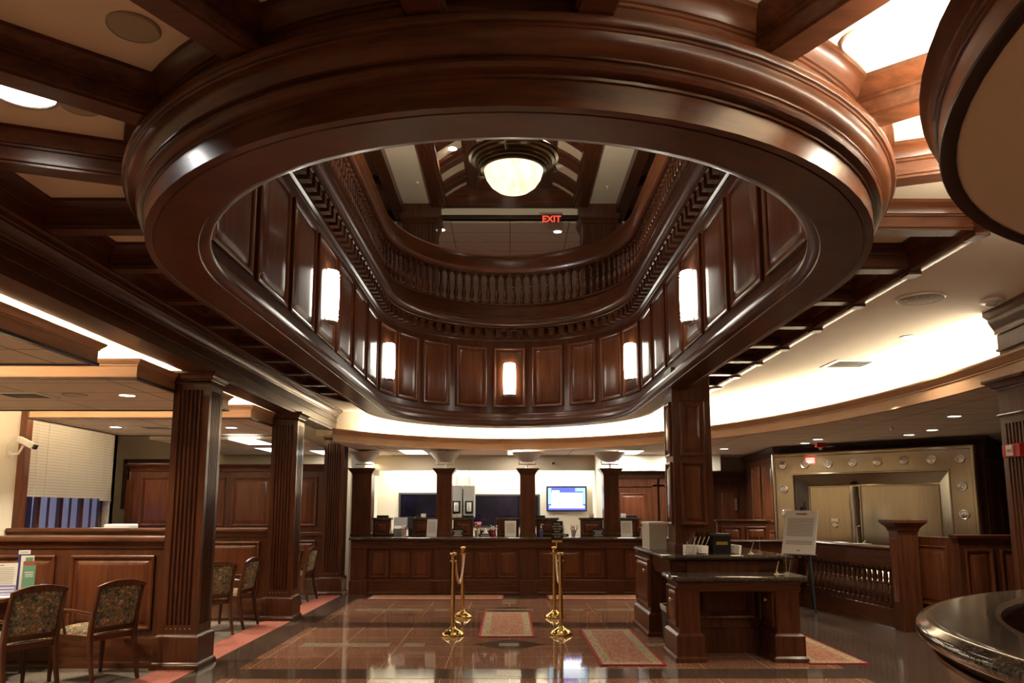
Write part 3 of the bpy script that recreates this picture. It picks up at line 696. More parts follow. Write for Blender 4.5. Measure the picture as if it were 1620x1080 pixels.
# ------------------------------------------------------------------ chairs
def make_chair():
    t = thing('armchair', '', 'chair')
    def beam4(b, pts, w_, d_):   # tapered square bar
        vs = []
        for (x, y, z), s in pts:
            vs += [(x-w_*s/2, y-d_*s/2, z), (x+w_*s/2, y-d_*s/2, z), (x+w_*s/2, y+d_*s/2, z), (x-w_*s/2, y+d_*s/2, z)]
        n = len(pts); fs = [(3,2,1,0), tuple((n-1)*4+k for k in range(4))]
        for i in range(n-1):
            for k in range(4): fs.append((i*4+k, i*4+(k+1) % 4, (i+1)*4+(k+1) % 4, (i+1)*4+k))
        b.add(vs, fs)
    W = .225
    for s in (-1, 1):
        b = B(); beam4(b, [((s*W, -.33, 0), .75), ((s*W, -.27, .22), .95), ((s*W, -.245, .42), 1.1), ((s*W, -.26, .60), 1.0), ((s*W, -.325, .86), .8)], .036, .042)
        b.build('rear_leg', 'wood', t, 30, .005)
        b = B(); beam4(b, [((s*(W+.03), .235, 0), .7), ((s*(W+.03), .225, .42), 1.1)], .038, .038); b.build('front_leg', 'wood', t, 30, .005)
        b = B(); b.tube([(s*W, -.255, .62), (s*(W+.05), -.05, .645), (s*(W+.06), .14, .64), (s*(W+.05), .20, .63)], [.014, .017, .02, .015], 6)
        b.tube([(s*(W+.055), .12, .635), (s*(W+.045), .08, .53), (s*(W+.02), .07, .42)], [.014, .012, .015], 6)
        b.build('armrest', 'wood', t, 50)
    b = B(); b.box(-W, -.235, .375, W, -.205, .43); b.box(-W-.02, .215, .375, W+.02, .245, .43)
    for s in (-1, 1): b.rbox((s*(W+.012), 0, .4025), (.03, .46, .055), -s*.06)
    b.build('seat_rail', 'woodx', t, 30, .004)
    b = B()
    nx, ny = 8, 8; vs = []
    def sw(v): return W - .005 + .03*(v+.23)/.46
    for j in range(ny+1):
        for i in range(nx+1):
            u = -1+2*i/nx; v = -.225+.475*j/ny
            e = (1-abs(u)**6)*(1-abs(2*j/ny-1)**6)
            vs.append((u*sw(v), v, .425+.055*max(e, 0)**.5+.018*(1-u*u)))
    fs = [(j*(nx+1)+i, j*(nx+1)+i+1, (j+1)*(nx+1)+i+1, (j+1)*(nx+1)+i) for j in range(ny) for i in range(nx)]
    b.add(vs, fs); b.build('seat_cushion', 'fabric', t, 60)
    b = B()
    nz_ = 9
    for sgn, off in ((1, .028), (-1, -.024)):
        vs = []
        for j in range(nz_+1):
            z = .49+.355*j/nz_; yb = -.248-.075*((z-.45)/.41)**1.3
            for i in range(9):
                u = -1+2*i/8; zz = z + (.035*(1-u*u) if j == nz_ else .035*(1-u*u)*(j/nz_)**4)
                e = max((1-abs(u)**8)*(1-abs(2*j/nz_-1)**8), 0)**.5
                vs.append((u*(W-.018), yb+off*e, zz))
        b.add(vs, [(j*9+i, j*9+i+1, (j+1)*9+i+1, (j+1)*9+i) for j in range(nz_) for i in range(8)])
    b.build('back_cushion', 'fabric', t, 60)
    b = B(); vs = []
    for i in range(13):
        u = -1+2*i/12; x = u*(W+.018); zt = .868+.045*(1-u*u); zb = .838+.018*(1-u*u); yy = -.325
        vs += [(x, yy-.020, zb), (x, yy+.014, zb+.004), (x, yy+.010, zt), (x, yy-.024, zt)]
    b.add(vs, [(3,2,1,0)] + [(i*4+k, i*4+(k+1) % 4, (i+1)*4+(k+1) % 4, (i+1)*4+k) for i in range(12) for k in range(4)] + [(48,49,50,51)]); b.build('top_rail', 'wood', t, 40, .004)
    b = B(); b.rbox((0, -.247, .475), (2*W, .03, .05)); b.build('bottom_rail', 'woodx', t, 0, .004)
    return t
CH = [((-4.29, 7.08), 62, 'floral armchair cut by the left edge, back to the camera, at the desk'),
      ((-3.85, 7.60), 63, 'floral armchair with its seat showing, right of the other at the near desk'),
      ((-3.85, 10.20), 55, 'floral armchair just right of the nearest fluted column, back to the camera'),
      ((-3.76, 10.88), 84, 'floral armchair seen from the side, between the first two columns'),
      ((-3.80, 13.25), 55, 'floral armchair mostly hidden behind the second fluted column'),
      ((-3.70, 13.95), 84, 'farthest floral armchair, seen from the side beyond the second column')]
c0 = None
for (p, a, lab) in CH:
    o = make_chair() if c0 is None else dup(c0)
    c0 = c0 or o
    o.location = (p[0], p[1], 0.006 if p[0] > -3.42 else 0.0); o.rotation_euler = (0, 0, math.radians(a)); o['label'] = lab; o['group'] = 'floral armchairs of the offices'

# desk at the left edge with papers and leaflet holders
dk = thing('desk', 'dark wood desk cut by the left edge, in front of two floral chairs', 'desk', (-5.2, 7.4, 0))
b = B(); b.box(-6.4, 6.3, .72, -4.50, 7.98, .76); b.build('top', 'woody', dk, 0, .008)
b = B(); b.box(-6.3, 6.42, .60, -4.62, 7.9, .72); b.build('apron', 'woody', dk, 0)
for (x, y) in ((-4.66, 6.46), (-4.66, 7.86), (-6.26, 6.46), (-6.26, 7.86)):
    b = B(); b.lathe([(.028, 0), (.04, .60)], (x, y, 0), 4); b.build('leg', 'wood', dk, 30)
def paper_sheet(name, label, cat, c, size, rz, tilt, m, group=None, lines=None, title=None, th=.004):
    """upright or lying card with printed lines; c is the middle of its lower edge"""
    t = thing(name, label, cat, c, group)
    R = Matrix.Rotation(rz, 3, 'Z') @ Matrix.Rotation(-tilt, 3, 'X')
    W_, H_ = size
    def pt(u, v, h): return tuple(Vector(c) + R @ Vector((u, -h, v)))
    def slab(b, u0, u1, v0, v1, h0, h1):
        vs = [pt(u0,v0,h0),pt(u1,v0,h0),pt(u1,v0,h1),pt(u0,v0,h1),pt(u0,v1,h0),pt(u1,v1,h0),pt(u1,v1,h1),pt(u0,v1,h1)]
        b.add(vs, [(0,1,2,3),(4,7,6,5),(0,4,5,1),(1,5,6,2),(2,6,7,3),(3,7,4,0)])
    b = B(); slab(b, -W_/2, W_/2, 0, H_, 0, th); b.build('card', m, t, 0)
    if lines:
        b = B()
        for (u0, u1, v0, v1) in lines: slab(b, u0*W_/2, u1*W_/2, v0*H_, v1*H_, th, th+.0008)
        b.build('printed_text', title[0] if title else 'ink', t, 0)
    if title and len(title) > 1:
        b = B()
        for (u0, u1, v0, v1) in title[1]: slab(b, u0*W_/2, u1*W_/2, v0*H_, v1*H_, th, th+.0008)
        b.build('printed_heading', title[2], t, 0)
    return t
LINES = [(-.75, .75, .84-.055*k, .855-.055*k) for k in range(12)]
paper_sheet('notice', 'white letter-size notice standing on the left desk', 'notice', (-4.72, 7.55, .76), (.22, .29), math.radians(20), .1, 'paper', lines=LINES, title=('ink', [(-.9, 0, .92, .945)], 'ink'))
paper_sheet('leaflet', 'tall navy leaflet with white top behind the desk notice', 'leaflet', (-4.68, 7.78, .76), (.10, .40), math.radians(20), .06, 'navy', 'leaflets on the left desk', lines=[(-1, 1, .90, .995)], title=('paper', [(-.7, .7, .935, .955)], 'ink'))
paper_sheet('leaflet', 'white leaflet with green picture beside the desk notice', 'leaflet', (-4.615, 7.73, .76), (.11, .35), math.radians(20), .06, 'paper', 'leaflets on the left desk', lines=[(-.3, .85, .80, .95)], title=('green',))
paper_sheet('leaflet', 'rust coloured leaflet between the white and green ones', 'leaflet', (-4.565, 7.68, .76), (.10, .30), math.radians(20), .06, 'rust', 'leaflets on the left desk')
paper_sheet('leaflet', 'front green leaflet standing on the left desk', 'leaflet', (-4.525, 7.62, .76), (.105, .265), math.radians(20), .08, 'green', 'leaflets on the left desk', lines=[(-.7, .7, .74, .77), (-.6, .7, .66, .69), (-.6, .7, .60, .62)], title=('paper',))
paper_sheet('sign', 'small lilac card sign in front of the desk notice', 'sign', (-4.62, 7.42, .76), (.19, .10), math.radians(20), .1, 'lilac', lines=[(-.85, .85, .72, .80), (-.85, .85, .45, .52), (-.85, .85, .18, .25)], title=('paper',))
b = B(); b.rbox((-4.62, 7.35, .764), (.30, .22, .008), .5); tag(b.build('paper_stack', 'paper', None, 0), 'loose white papers on the corner of the left desk', 'paper')
b = B(); b.rbox((-4.47, 7.78, .80), (.05, .12, .08), .5); b.rbox((-4.47, 7.78, .84), (.02, .10, .05), .5, rx=.4); tag(b.build('tape_dispenser', 'black', None, 0, .006), 'small black holder at the back corner of the left desk', 'holder')
# printer tops showing behind the partition
pr = thing('printer', 'pale office printer whose top shows above the left partition', 'printer', (-5.95, 11.95, .74))
b = B(); b.box(-6.25, 11.8, .74, -5.7, 12.2, 1.20); b.build('body', 'white', pr, 0, .02)
b = B(); b.box(-6.0, 11.86, 1.20, -5.62, 12.16, 1.33); b.build('paper_tray', 'white', pr, 0, .02)
b = B(); b.box(-6.22, 11.79, 1.22, -5.95, 11.80, 1.26); b.box(-6.24, 11.8, 1.2, -5.96, 12.1, 1.275); b.build('control_panel', 'lgrey', pr, 0, .004)
b = B(); b.box(-6.5, 11.72, 0, -5.3, 12.5, .74); tag(b.build('filing_cabinet', 'wood', None, 0), 'low wood cabinet carrying the printer behind the partition', 'cabinet')
# security camera on the window wall
sc = thing('security_camera', 'white security camera on a bracket left of the blind', 'security camera', (-7.2, 11.45, 2.45))
b = B(); b.tube([(-7.2, 11.42, 2.33), (-7.08, 11.42, 2.34), (-7.02, 11.42, 2.45)], .018, 8); b.lathe([(.05, 0), (.05, .02)], (-7.2, 11.42, 2.33), 12, axis='x'); b.build('bracket', 'white', sc)
b = B(); b.rbox((-6.98, 11.42, 2.50), (.26, .09, .085), 0, ry=.45); b.build('housing', 'white', sc, 0, .01)
b = B(); b.rbox((-6.845, 11.42, 2.437), (.03, .075, .07), 0, ry=.45); b.build('lens', 'black', sc, 0)
b = B(); b.tube([(-7.19, 11.3, 2.30), (-7.15, 11.27, 2.45), (-7.08, 11.30, 2.58), (-7.03, 11.4, 2.55)], .007, 6); b.build('cable', 'white', sc)

# ------------------------------------------------------------------ teller counter
tcx0, tcx1, TY = -2.93, 4.1, 14.92
tc_ = thing('teller_counter', 'long mahogany teller counter with stone top across the back', 'counter', (0, 15.2, 0))
b = B(); b.box(tcx0, TY, .28, tcx1, TY+.83, .97); b.build('body', 'wood', tc_, 0)
b = B(); b.sweep([(tcx0, TY), (tcx1, TY)], [(0, 0), (.06, 0), (.06, .03), (.045, .05), (.045, .25), (.03, .27), (0, .28)]); b.build('base_board', 'woodx', tc_)
b = B(); b.sweep([(tcx0, TY), (tcx1, TY)], [(0, .83), (.05, .83), (.055, .84), (.055, .95), (.07, .965), (.07, .985), (0, .985)]); b.build('frieze_rail', 'woodx', tc_)
b = B(); b.sweep([(tcx0-.03, TY-.11), (tcx1, TY-.11)], [(0, .985), (.012, .99), (.018, 1.005), (.012, 1.022), (0, 1.03), (-.95, 1.03), (-.95, .985)], loop=True); b.build('countertop', 'granite_top', tc_)
PIL = (-2.78, -1.25, .35, 1.95, 3.55)
for x in PIL:
    b = B(); b.box(x-.15, TY-.035, .0, x+.15, TY, .83); b.box(x-.165, TY-.085, 0, x+.165, TY, .25); b.build('pilaster', 'wood', tc_, 0, .004)
for x0, x1 in zip(PIL[:-1], PIL[1:]):
    n = 3; a0, a1 = x0+.17, x1-.17; pw = (a1-a0)/n
    for k in range(n): fpanel(a0+k*pw+.03, .30, a0+(k+1)*pw-.03, .80, TY, tc_, 'panel', RAISED_S)
# wood columns standing on the counter with uplight bowls
CX = (-2.82, -1.25, .35, 1.95)
LFT = ['far left teller column next to the third fluted column', 'second teller column from the left, beside the pneumatic tubes', 'teller column left of the television', 'teller column right of the television']
BLB = ['leftmost of the four uplight bowls over the tellers', 'uplight bowl above the pneumatic tube units', 'uplight bowl left of the television', 'rightmost of the four uplight bowls over the tellers']
bowl0 = None
for i, x in enumerate(CX):
    hw = .185 if i == 0 else .145
    t = thing('teller_column', 'square mahogany post on the counter, ' + LFT[i], 'post', (x, 15.38, 1.03), 'posts on the teller counter')
    b = B(); b.prism(rect_path(x-hw, 15.38-hw, x+hw, 15.38+hw), 1.03, 2.27); b.build('shaft', 'wood', t, 0, .004)
    b = B(); b.sweep(rect_path(x-hw, 15.38-hw, x+hw, 15.38+hw), [(0, 2.20), (.008, 2.205), (.008, 2.22), (.03, 2.25), (.065, 2.295), (.075, 2.31), (.075, 2.325), (-hw, 2.325)], True); b.build('capital', 'wood', t)
    b = B(); b.sweep(rect_path(x-hw, 15.38-hw, x+hw, 15.38+hw), [(.012, 1.03), (.012, 1.09), (0, 1.10)], True); b.build('base', 'wood', t)
    if bowl0 is None:
        bo = thing('uplight_bowl', '', 'uplight')
        b = B(); b.lathe([(.05, 0), (.05, .012), (.018, .02), (.018, .085), (.03, .09), (.03, .10), (0, .10)], (0, 0, 0), 14); b.build('stem', 'silver', bo)
        b = B()
        for s in (-1, 1): b.tube([(0, 0, .085), (s*.165, 0, .085), (s*.165, 0, .175), (s*.30, 0, .31)], .013, 6)
        b.build('bracket', 'white', bo, 50)
        b = B(); b.lathe([(.0, .125), (.09, .13), (.15, .16), (.21, .22), (.27, .28), (.30, .315), (.29, .315), (.20, .225), (0, .15)], (0, 0, 0), 24); b.build('bowl', 'lgrey', bo, 50)
        o = bowl0 = bo
    else: o = dup(bowl0)
    o.location = (x, 15.38, 2.325); o['label'] = BLB[i]; o['group'] = 'uplight bowls on the teller posts'
# stations: low wooden blocks on the counter each side of a column
STN = [(-2.62, -2.30, 'far left wooden teller station block beside the end post'), (-1.86, -1.42, 'wooden teller station block left of the pneumatic tube post'), (-1.08, -.70, 'wooden teller station block under the pneumatic tubes'),
       (-.24, .18, 'wooden teller station block left of the middle post'), (.52, .92, 'wooden teller station block under the left of the television'), (1.37, 1.79, 'wooden teller station block under the right of the television'), (2.11, 2.50, 'wooden teller station block in front of the panelled door')]
for x0, x1, lab in STN:
    t = thing('teller_station', lab, 'counter cabinet', ((x0+x1)/2, 15.5, 1.03), 'teller station blocks on the counter')
    b = B(); b.box(x0, 15.40, 1.03, x1, 15.60, 1.345); b.build('body', 'wood', t, 0, .003)
    fpanel(x0+.03, 1.06, x1-.03, 1.32, 15.40, t, 'panel', RAISED_S)
    b = B(); b.box(x0-.03, 15.36, 1.345, x1+.03, 15.62, 1.385); b.build('stone_cap', 'granite_top', t, 0, .006)
# things standing on stations and counter
def card(name, label, cat, x, y, z, w_, h_, m, group, lines, lm='ink', tilt=.12, rz=0): return paper_sheet(name, label, cat, (x, y, z), (w_, h_), rz, tilt, m, group, lines, (lm,))
card('notice', 'white notice leaning on the counter left of the pneumatic tube post', 'notice', -1.48, 15.22, 1.03, .21, .33, 'paper', 'notices on the teller counter', LINES, rz=-.35)
card('notice', 'white notice on the counter left of the middle post', 'notice', .02, 15.24, 1.03, .215, .30, 'paper', 'notices on the teller counter', LINES)
card('notice', 'white notice on the counter in front of the panelled door', 'notice', 2.23, 15.24, 1.03, .22, .30, 'paper', 'notices on the teller counter', LINES)
TL = [(-.8, .8, .68, .74), (-.55, .6, .48, .54), (-.6, .55, .30, .36), (-.75, .75, .12, .18)]
card('sign', 'small black sign under the pneumatic tubes', 'sign', -.98, 15.25, 1.03, .22, .155, 'black', 'small black teller signs', TL, 'paper')
card('sign', 'small black sign under the right of the television', 'sign', 1.69, 15.25, 1.03, .22, .155, 'black', 'small black teller signs', TL, 'paper')
def solid(name, label, cat, parts, group=None, loc=None):
    """parts: (part name, material, builder)"""
    t = thing(name, label, cat, loc or (0, 0, 0), group)
    for pn, m, b in parts: b.build(pn, m, t, 40)
    return t
solid('sanitizer_bottle', 'purple pump bottle on the counter right of the middle post', 'bottle',
      [('bottle', 'purple', B().lathe([(.034, 0), (.038, .02), (.038, .11), (.030, .14), (.012, .155), (.012, .17)], (.60, 15.2, 1.03), 12)),
       ('pump', 'white', B().lathe([(.014, .17), (.014, .19), (.006, .195), (.006, .235), (0, .235)], (.60, 15.2, 1.03), 10).rbox((.60+.02, 15.2, 1.262), (.055, .014, .012)))], loc=(.60, 15.2, 1.03))
def cup(x, y, label, m, fm=None):
    parts = [('cup', m, B().lathe([(.035, 0), (.048, .13), (.044, .13), (.033, .01), (0, .01)], (x, y, 1.03), 12))]
    if fm:
        fb = B()
        for k in range(9):
            a = k*2.4; r = .012+.02*(k % 3); h = .15+.015*((k*7) % 4)
            fb.tube([(x+r*.5*math.cos(a), y+r*.5*math.sin(a), 1.05), (x+r*1.6*math.cos(a), y+r*1.6*math.sin(a), 1.03+h)], .004, 5)
            fb.lathe([(0, -.014), (.014, 0), (0, .014)], (x+r*1.6*math.cos(a), y+r*1.6*math.sin(a), 1.03+h+.01), 6)
        parts.append(('contents', fm, fb))
    return solid('cup', label, 'cup', parts, loc=(x, y, 1.03))
cup(-2.02, 15.3, 'pale cup of red pens beside the leftmost counter machine', 'lgrey', 'pink')
cup(1.22, 15.3, 'pale cup of red and white sticks right of the waiting sign', 'lgrey', 'pink')
cup(-.31, 15.25, 'red cup with white tube on the counter left of the middle post', 'red', 'white')
solid('vase', 'dusky pink dried flower bunch in front of the right dark window', 'flowers',
      [('vase', 'lgrey', B().lathe([(.04, 0), (.05, .06), (.04, .12), (.035, .12), (0, .02)], (-.62, 15.5, 1.03), 12)), ('blooms', 'pink', (lambda q: [q.lathe([(0, -.03), (.03, 0), (0, .03)], (-.62+.09*math.cos(k*2.4)*((k % 4)/3), 15.5+.05*math.sin(k*2.4), 1.19+.03*((k*5) % 4)), 7) for k in range(22)] and q)(B()))], loc=(-.62, 15.5, 1.03))
solid('document_scanner', 'pale grey counting machine between the two left station blocks', 'machine',
      [('body', 'grey', B().rbox((-2.12, 15.5, 1.12), (.22, .22, .18), 0, rx=.25)), ('lid', 'lgrey', B().rbox((-2.12, 15.6, 1.28), (.26, .03, .22), 0, rx=-.2))], loc=(-2.12, 15.5, 1.03))
solid('monitor', 'dark flat monitor behind the leftmost station gap', 'monitor', [('screen', 'dgrey', B().rbox((-1.93, 15.66, 1.28), (.22, .04, .24), -.5)), ('stand', 'dgrey', B().box(-1.97, 15.63, 1.03, -1.89, 15.70, 1.18))], loc=(-1.93, 15.66, 1.03))
solid('desk_phone', 'black desk telephone beside the left counter machine', 'telephone', [('body', 'black', B().rbox((-2.24, 15.25, 1.06), (.07, .12, .06), .3)), ('handset', 'white', B().rbox((-2.24, 15.25, 1.12), (.03, .10, .06), .3))], loc=(-2.24, 15.25, 1.03))
solid('tissue_box', 'white tissue box on the counter left of the red cup', 'tissue box', [('box', 'white', B().box(-.52, 15.3, 1.03, -.40, 15.42, 1.10)), ('tissue', 'paper', B().lathe([(.05, 1.10), (.03, 1.15), (.0, 1.20)], (-.46, 15.36, 0), 7))], loc=(-.46, 15.36, 1.03))
solid('nameplate', 'black nameplate on the counter below the tissue box', 'nameplate', [('plate', 'black', B().box(-.58, 15.18, 1.03, -.34, 15.21, 1.085)), ('printed_text', 'paper', B().box(-.54, 15.178, 1.05, -.38, 15.18, 1.062))], 'nameplates on the teller counter', loc=(-.46, 15.2, 1.03))
solid('nameplate', 'black nameplate on the counter right of the waiting sign', 'nameplate', [('plate', 'black', B().box(.86, 15.18, 1.03, 1.12, 15.21, 1.085)), ('printed_text', 'paper', B().box(.90, 15.178, 1.05, 1.08, 15.18, 1.062))], 'nameplates on the teller counter', loc=(1, 15.2, 1.03))
solid('picture_frame', 'white framed photo standing right of the waiting sign', 'picture frame', [('frame', 'white', B().rbox((.98, 15.32, 1.145), (.14, .02, .22), 0, rx=-.1)), ('picture', 'dgrey', B().rbox((.98, 15.306, 1.145), (.10, .006, .06), 0, rx=-.1))], loc=(.98, 15.32, 1.03))
solid('card_printer', 'small white desktop machine at the right end of the visible counter', 'machine', [('body', 'white', B().box(2.54, 15.25, 1.03, 2.68, 15.45, 1.19)), ('slot', 'dgrey', B().box(2.56, 15.245, 1.10, 2.66, 15.25, 1.115))], loc=(2.6, 15.35, 1.03))
solid('keyboard', 'low black keypad on the counter beside the white desktop machine', 'keypad', [('body', 'black', B().box(2.70, 15.2, 1.03, 2.92, 15.35, 1.06))], loc=(2.8, 15.3, 1.03))
solid('box_row', 'row of small dark and white boxes behind the tissue box', 'boxes', [('box', 'black', B().box(-.57, 15.55, 1.03, -.26, 15.65, 1.17)), ('label_strip', 'paper', (lambda q: [q.box(-.55+.1*k, 15.545, 1.14, -.48+.1*k, 15.55, 1.17) for k in range(3)] and q)(B()))], loc=(-.4, 15.6, 1.03))
for x, lab in ((-2.45, 'black tray on the far left station block'), (-.80, 'black stapler on the station block under the pneumatic tubes'), (.58, 'small black box on the block right of the middle post'), (2.36, 'black stapler on the block in front of the panelled door')):
    b = B(); b.box(x-.11, 15.44, 1.385, x+.11, 15.54, 1.43); tag(b.build('desk_tray', 'black', None, 0, .006), lab, 'desk accessory', 'black accessories on the station blocks')
for x, lab in ((-1.66, 'white card holder on the block left of the pneumatic tube post'), (-.98, 'white card holder on the block under the pneumatic tubes'), (1.58, 'white roll on the block under the right of the television'), (2.2, 'white card holder on the block in front of the panelled door')):
    b = B(); b.rbox((x, 15.46, 1.42), (.10, .05, .075), .1, rx=-.3); tag(b.build('card_holder', 'white', None, 0, .005), lab, 'card holder', 'white card holders on the station blocks')

# back of the teller area: recess header, windows, television, tubes, doors
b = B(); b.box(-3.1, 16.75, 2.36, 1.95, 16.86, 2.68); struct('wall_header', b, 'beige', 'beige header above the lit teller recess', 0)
b = B(); b.box(1.80, 16.5, 0, 1.95, 17.6, 2.68); b.box(1.95, 16.5, 2.34, 4.4, 16.86, 2.68); struct('wall_return', b, 'cream', 'cream wall return at the right of the teller recess', 0)
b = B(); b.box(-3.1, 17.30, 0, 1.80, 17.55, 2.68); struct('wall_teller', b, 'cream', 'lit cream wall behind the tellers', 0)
b = B(); b.box(-3.12, 15.65, 0, -2.86, 17.3, 2.68); struct('wall_teller_side', b, 'cream', 'cream side wall at the left of the teller recess', 0)
b = B(); b.sweep([(-2.86, 17.3), (-2.86, 15.66)], [(0, 2.2), (.0, 2.2), (.10, 2.32), (.10, 2.36), (0, 2.36)]) ; b.build
struct('trim_3', B().box(-2.87, 15.66, 2.24, -2.74, 16.7, 2.36), 'beige', 'beige moulding on the teller side wall', 0)
for k, (x0, x1, z0, z1, lab) in enumerate(((-2.36, -1.38, 1.20, 1.86, 'left dark window behind the tellers'), (-.82, .62, 1.20, 1.83, 'right dark window behind the tellers'))):
    b = B(); y = 17.28
    for bx in ((x0-.04, z0-.04, x0, z1+.04), (x1, z0-.04, x1+.04, z1+.04), (x0, z1, x1, z1+.04), (x0, z0-.04, x1, z0)): b.box(bx[0], y, bx[1], bx[2], y+.04, bx[3])
    wd_ = struct('window_%d' % (3+k), b, 'dgrey', lab, 0)
    b = B(); b.box(x0, y+.01, z0, x1, y+.025, z1); b.build('glass', 'nightglass', wd_, 0)
tv = thing('television', 'wall-mounted television with blue and white picture behind the tellers', 'television', (1.23, 17.25, 1.5))
b = B(); b.box(.80, 17.20, 1.50, 1.67, 17.28, 2.04); b.build('bezel', 'black', tv, 0, .006)
b = B(); b.box(.83, 17.196, 1.53, 1.64, 17.2, 2.01); b.build('screen', 'screen', tv, 0)
b = B(); b.prism([(.91, 17.1945), (1.58, 17.1945), (1.58, 17.196), (.91, 17.196)], 1.62, 1.90); b.box(.86, 17.1945, 1.57, 1.62, 17.196, 1.62); b.box(.92, 17.1945, 1.91, 1.08, 17.196, 1.95)
b.build('picture_white_area', 'screenw', tv, 0)
b = B(); b.box(.835, 17.1945, 1.66, .905, 17.196, 2.0); b.build('picture_side_area', 'screent', tv, 0)
b = B(); b.box(1.42, 17.1945, 1.93, 1.635, 17.196, 2.0); b.box(1.59, 17.1945, 1.66, 1.635, 17.196, 1.93); b.build('picture_corner_area', 'screent', tv, 0)
for i, (x, lab) in enumerate(((-1.13, 'left pneumatic tube unit beside the dark windows'), (-.86, 'right pneumatic tube unit beside the dark windows'))):
    t = thing('pneumatic_tube_unit', lab, 'tube unit', (x, 17.1, 1.2), 'pneumatic tube units behind the tellers')
    b = B(); b.box(x-.12, 16.98, 1.38, x+.12, 17.3, 2.05); b.build('housing', 'grey', t, 0, .01)
    b = B(); b.lathe([(.075, 2.05), (.075, 2.40)], (x, 17.12, 0), 14); b.lathe([(.09, 2.05), (.09, 2.08)], (x, 17.12, 0), 14); b.build('tube', 'lgrey', t)
    b = B(); b.box(x-.085, 16.972, 1.45, x+.085, 16.98, 1.72); b.build('opening', 'black', t, 0)
    b = B(); b.lathe([(.045, 1.5), (.05, 1.51), (.05, 1.68), (.045, 1.69)], (x, 16.965, 0), 12); b.build('carrier', 'lgrey', t)
def wood_door(n, x0, x1, z1, y, label, handle_side):
    b = B(); b.box(x0-.10, y-.03, 0, x0, y+.05, z1+.04); b.box(x1, y-.03, 0, x1+.10, y+.05, z1+.04); b.box(x0-.10, y-.03, z1, x1+.10, y+.05, z1+.16)
    b.sweep([(x0-.12, y-.03), (x1+.12, y-.03)], [(0, z1+.16), (.03, z1+.17), (.07, z1+.21), (.08, z1+.25), (0, z1+.25)])
    d = struct('door_%d' % n, b, 'wood', label, 0)
    b = B(); b.box(x0, y, 0, x1, y+.04, z1); b.build('leaf', 'wood', d, 0)
    fpanel(x0+.14, 1.15, x1-.14, z1-.14, y, d, 'panel', RAISED_S); fpanel(x0+.14, .2, x1-.14, 1.02, y, d, 'panel', RAISED_S)
    hx = x0+.07 if handle_side < 0 else x1-.07
    b = B(); b.box(hx-.02, y-.01, 1.0, hx+.02, y, 1.18); b.tube([(hx, y-.03, 1.1), (hx-handle_side*.11, y-.035, 1.1)], .011, 8); b.build('handle', 'silver', d)
    return d
wood_door(1, 2.20, 3.02, 2.02, 16.82, 'panelled wood door behind the right end of the tellers', 1)
wood_door(2, 3.27, 4.05, 2.02, 16.82, 'second panelled door, partly behind the square pillar', -1)
wood_door(3, 4.42, 5.12, 2.10, 17.35, 'dark panelled door between the pillar and the vault', 1)
b = B(); b.box(4.90, 17.30, 1.52, 4.94, 17.34, 1.78); tag(b.build('door_plate', 'silver', None, 0), 'narrow silver plate on the dark door beside the vault', 'plate')
# small black cameras on the beige header
for x, y, z, lab in ((.62+.3, 16.72, 2.52, 'small black camera on the header above the television'), (4.62, 17.52, 2.42, 'small black camera on the wall above the dark door by the vault')):
    t = thing('wall_camera', lab, 'security camera', (x, y, z))
    b = B(); b.lathe([(.03, 0), (.03, .03)], (x, y, z), 10, axis='y'); b.tube([(x, y+.01, z), (x, y-.05, z-.02)], .01, 6); b.build('mount', 'lgrey', t)
    b = B(); b.rbox((x, y-.08, z-.02), (.05, .09, .05)); b.build('body', 'black', t, 0, .008)

# ------------------------------------------------------------------ writing island with square pillar
isl = thing('writing_island', 'two-level granite-topped writing island in front of the square pillar', 'writing desk', (2.4, 9.6, 0))
def pedestal(x0, y0, x1, y1, zt, side):
    b = B(); b.box(x0, y0, .28, x1, y1, zt); b.sweep(rect_path(x0, y0, x1, y1), [(0, 0), (.055, 0), (.055, .04), (.035, .06), (.035, .26), (.02, .275), (0, .285)], True)
    p = b.build('pedestal', 'wood', isl, 30)
    b = B(); b.nested(planefn((x0, y1-.06, .34), (0,-1,0), Z3, (-1,0,0)), (y1-y0)-.12, zt-.34-.06, RAISED_S); b.build('cupboard_door', 'panel', p, 30)
    b = B(); b.lathe([(.012, 0), (.012, .02), (.024, .03), (.02, .045), (0, .048)], (0, 0, 0), 10)
    b.v = [(x0-z-.012, y0+.22+x, zt-.2+y) for x, y, z in b.v]; b.build('knob', 'silver', p)
    return p
pedestal(1.75, 8.40, 1.97, 8.98, .80, -1); pedestal(1.75, 10.05, 2.20, 11.15, .98, -1); pedestal(2.76, 8.40, 3.00, 8.98, .80, 1)
b = B(); b.box(2.24, 9.02, .28, 2.98, 10.95, .98); b.box(1.97, 8.95, .28, 2.76, 9.02, .98); b.sweep([(1.97, 8.95), (2.76, 8.95)], [(0, 0), (.05, 0), (.05, .25), (.03, .27), (0, .28), (-.05, .28), (-.05, 0)], loop=True); b.build('core', 'wood', isl, 30)
fpanel(2.04, .36, 2.70, .74, 8.95, isl)
b = B(); b.box(2.20, 9.1, 0, 2.98, 10.95, .28); b.build('plinth', 'wood', isl, 0)
up_ = [(1.86, 8.98), (3.10, 8.98), (3.10, 11.05), (1.74, 11.05), (1.74, 9.35)]
b = B(); b.prism([(1.80, 9.0), (3.06, 9.0), (3.06, 11.0), (1.80, 11.0)], .86, .99); b.sweep([(1.80, 11.0), (1.80, 9.0), (3.06, 9.0)], [(0, .80), (0, .86), (.012, .865), (.012, .97), (.03, .985), (.03, .99), (0, .99), (-.03, .99), (-.03, .8)], loop=True); b.build('upper_apron', 'woodx', isl, 30)
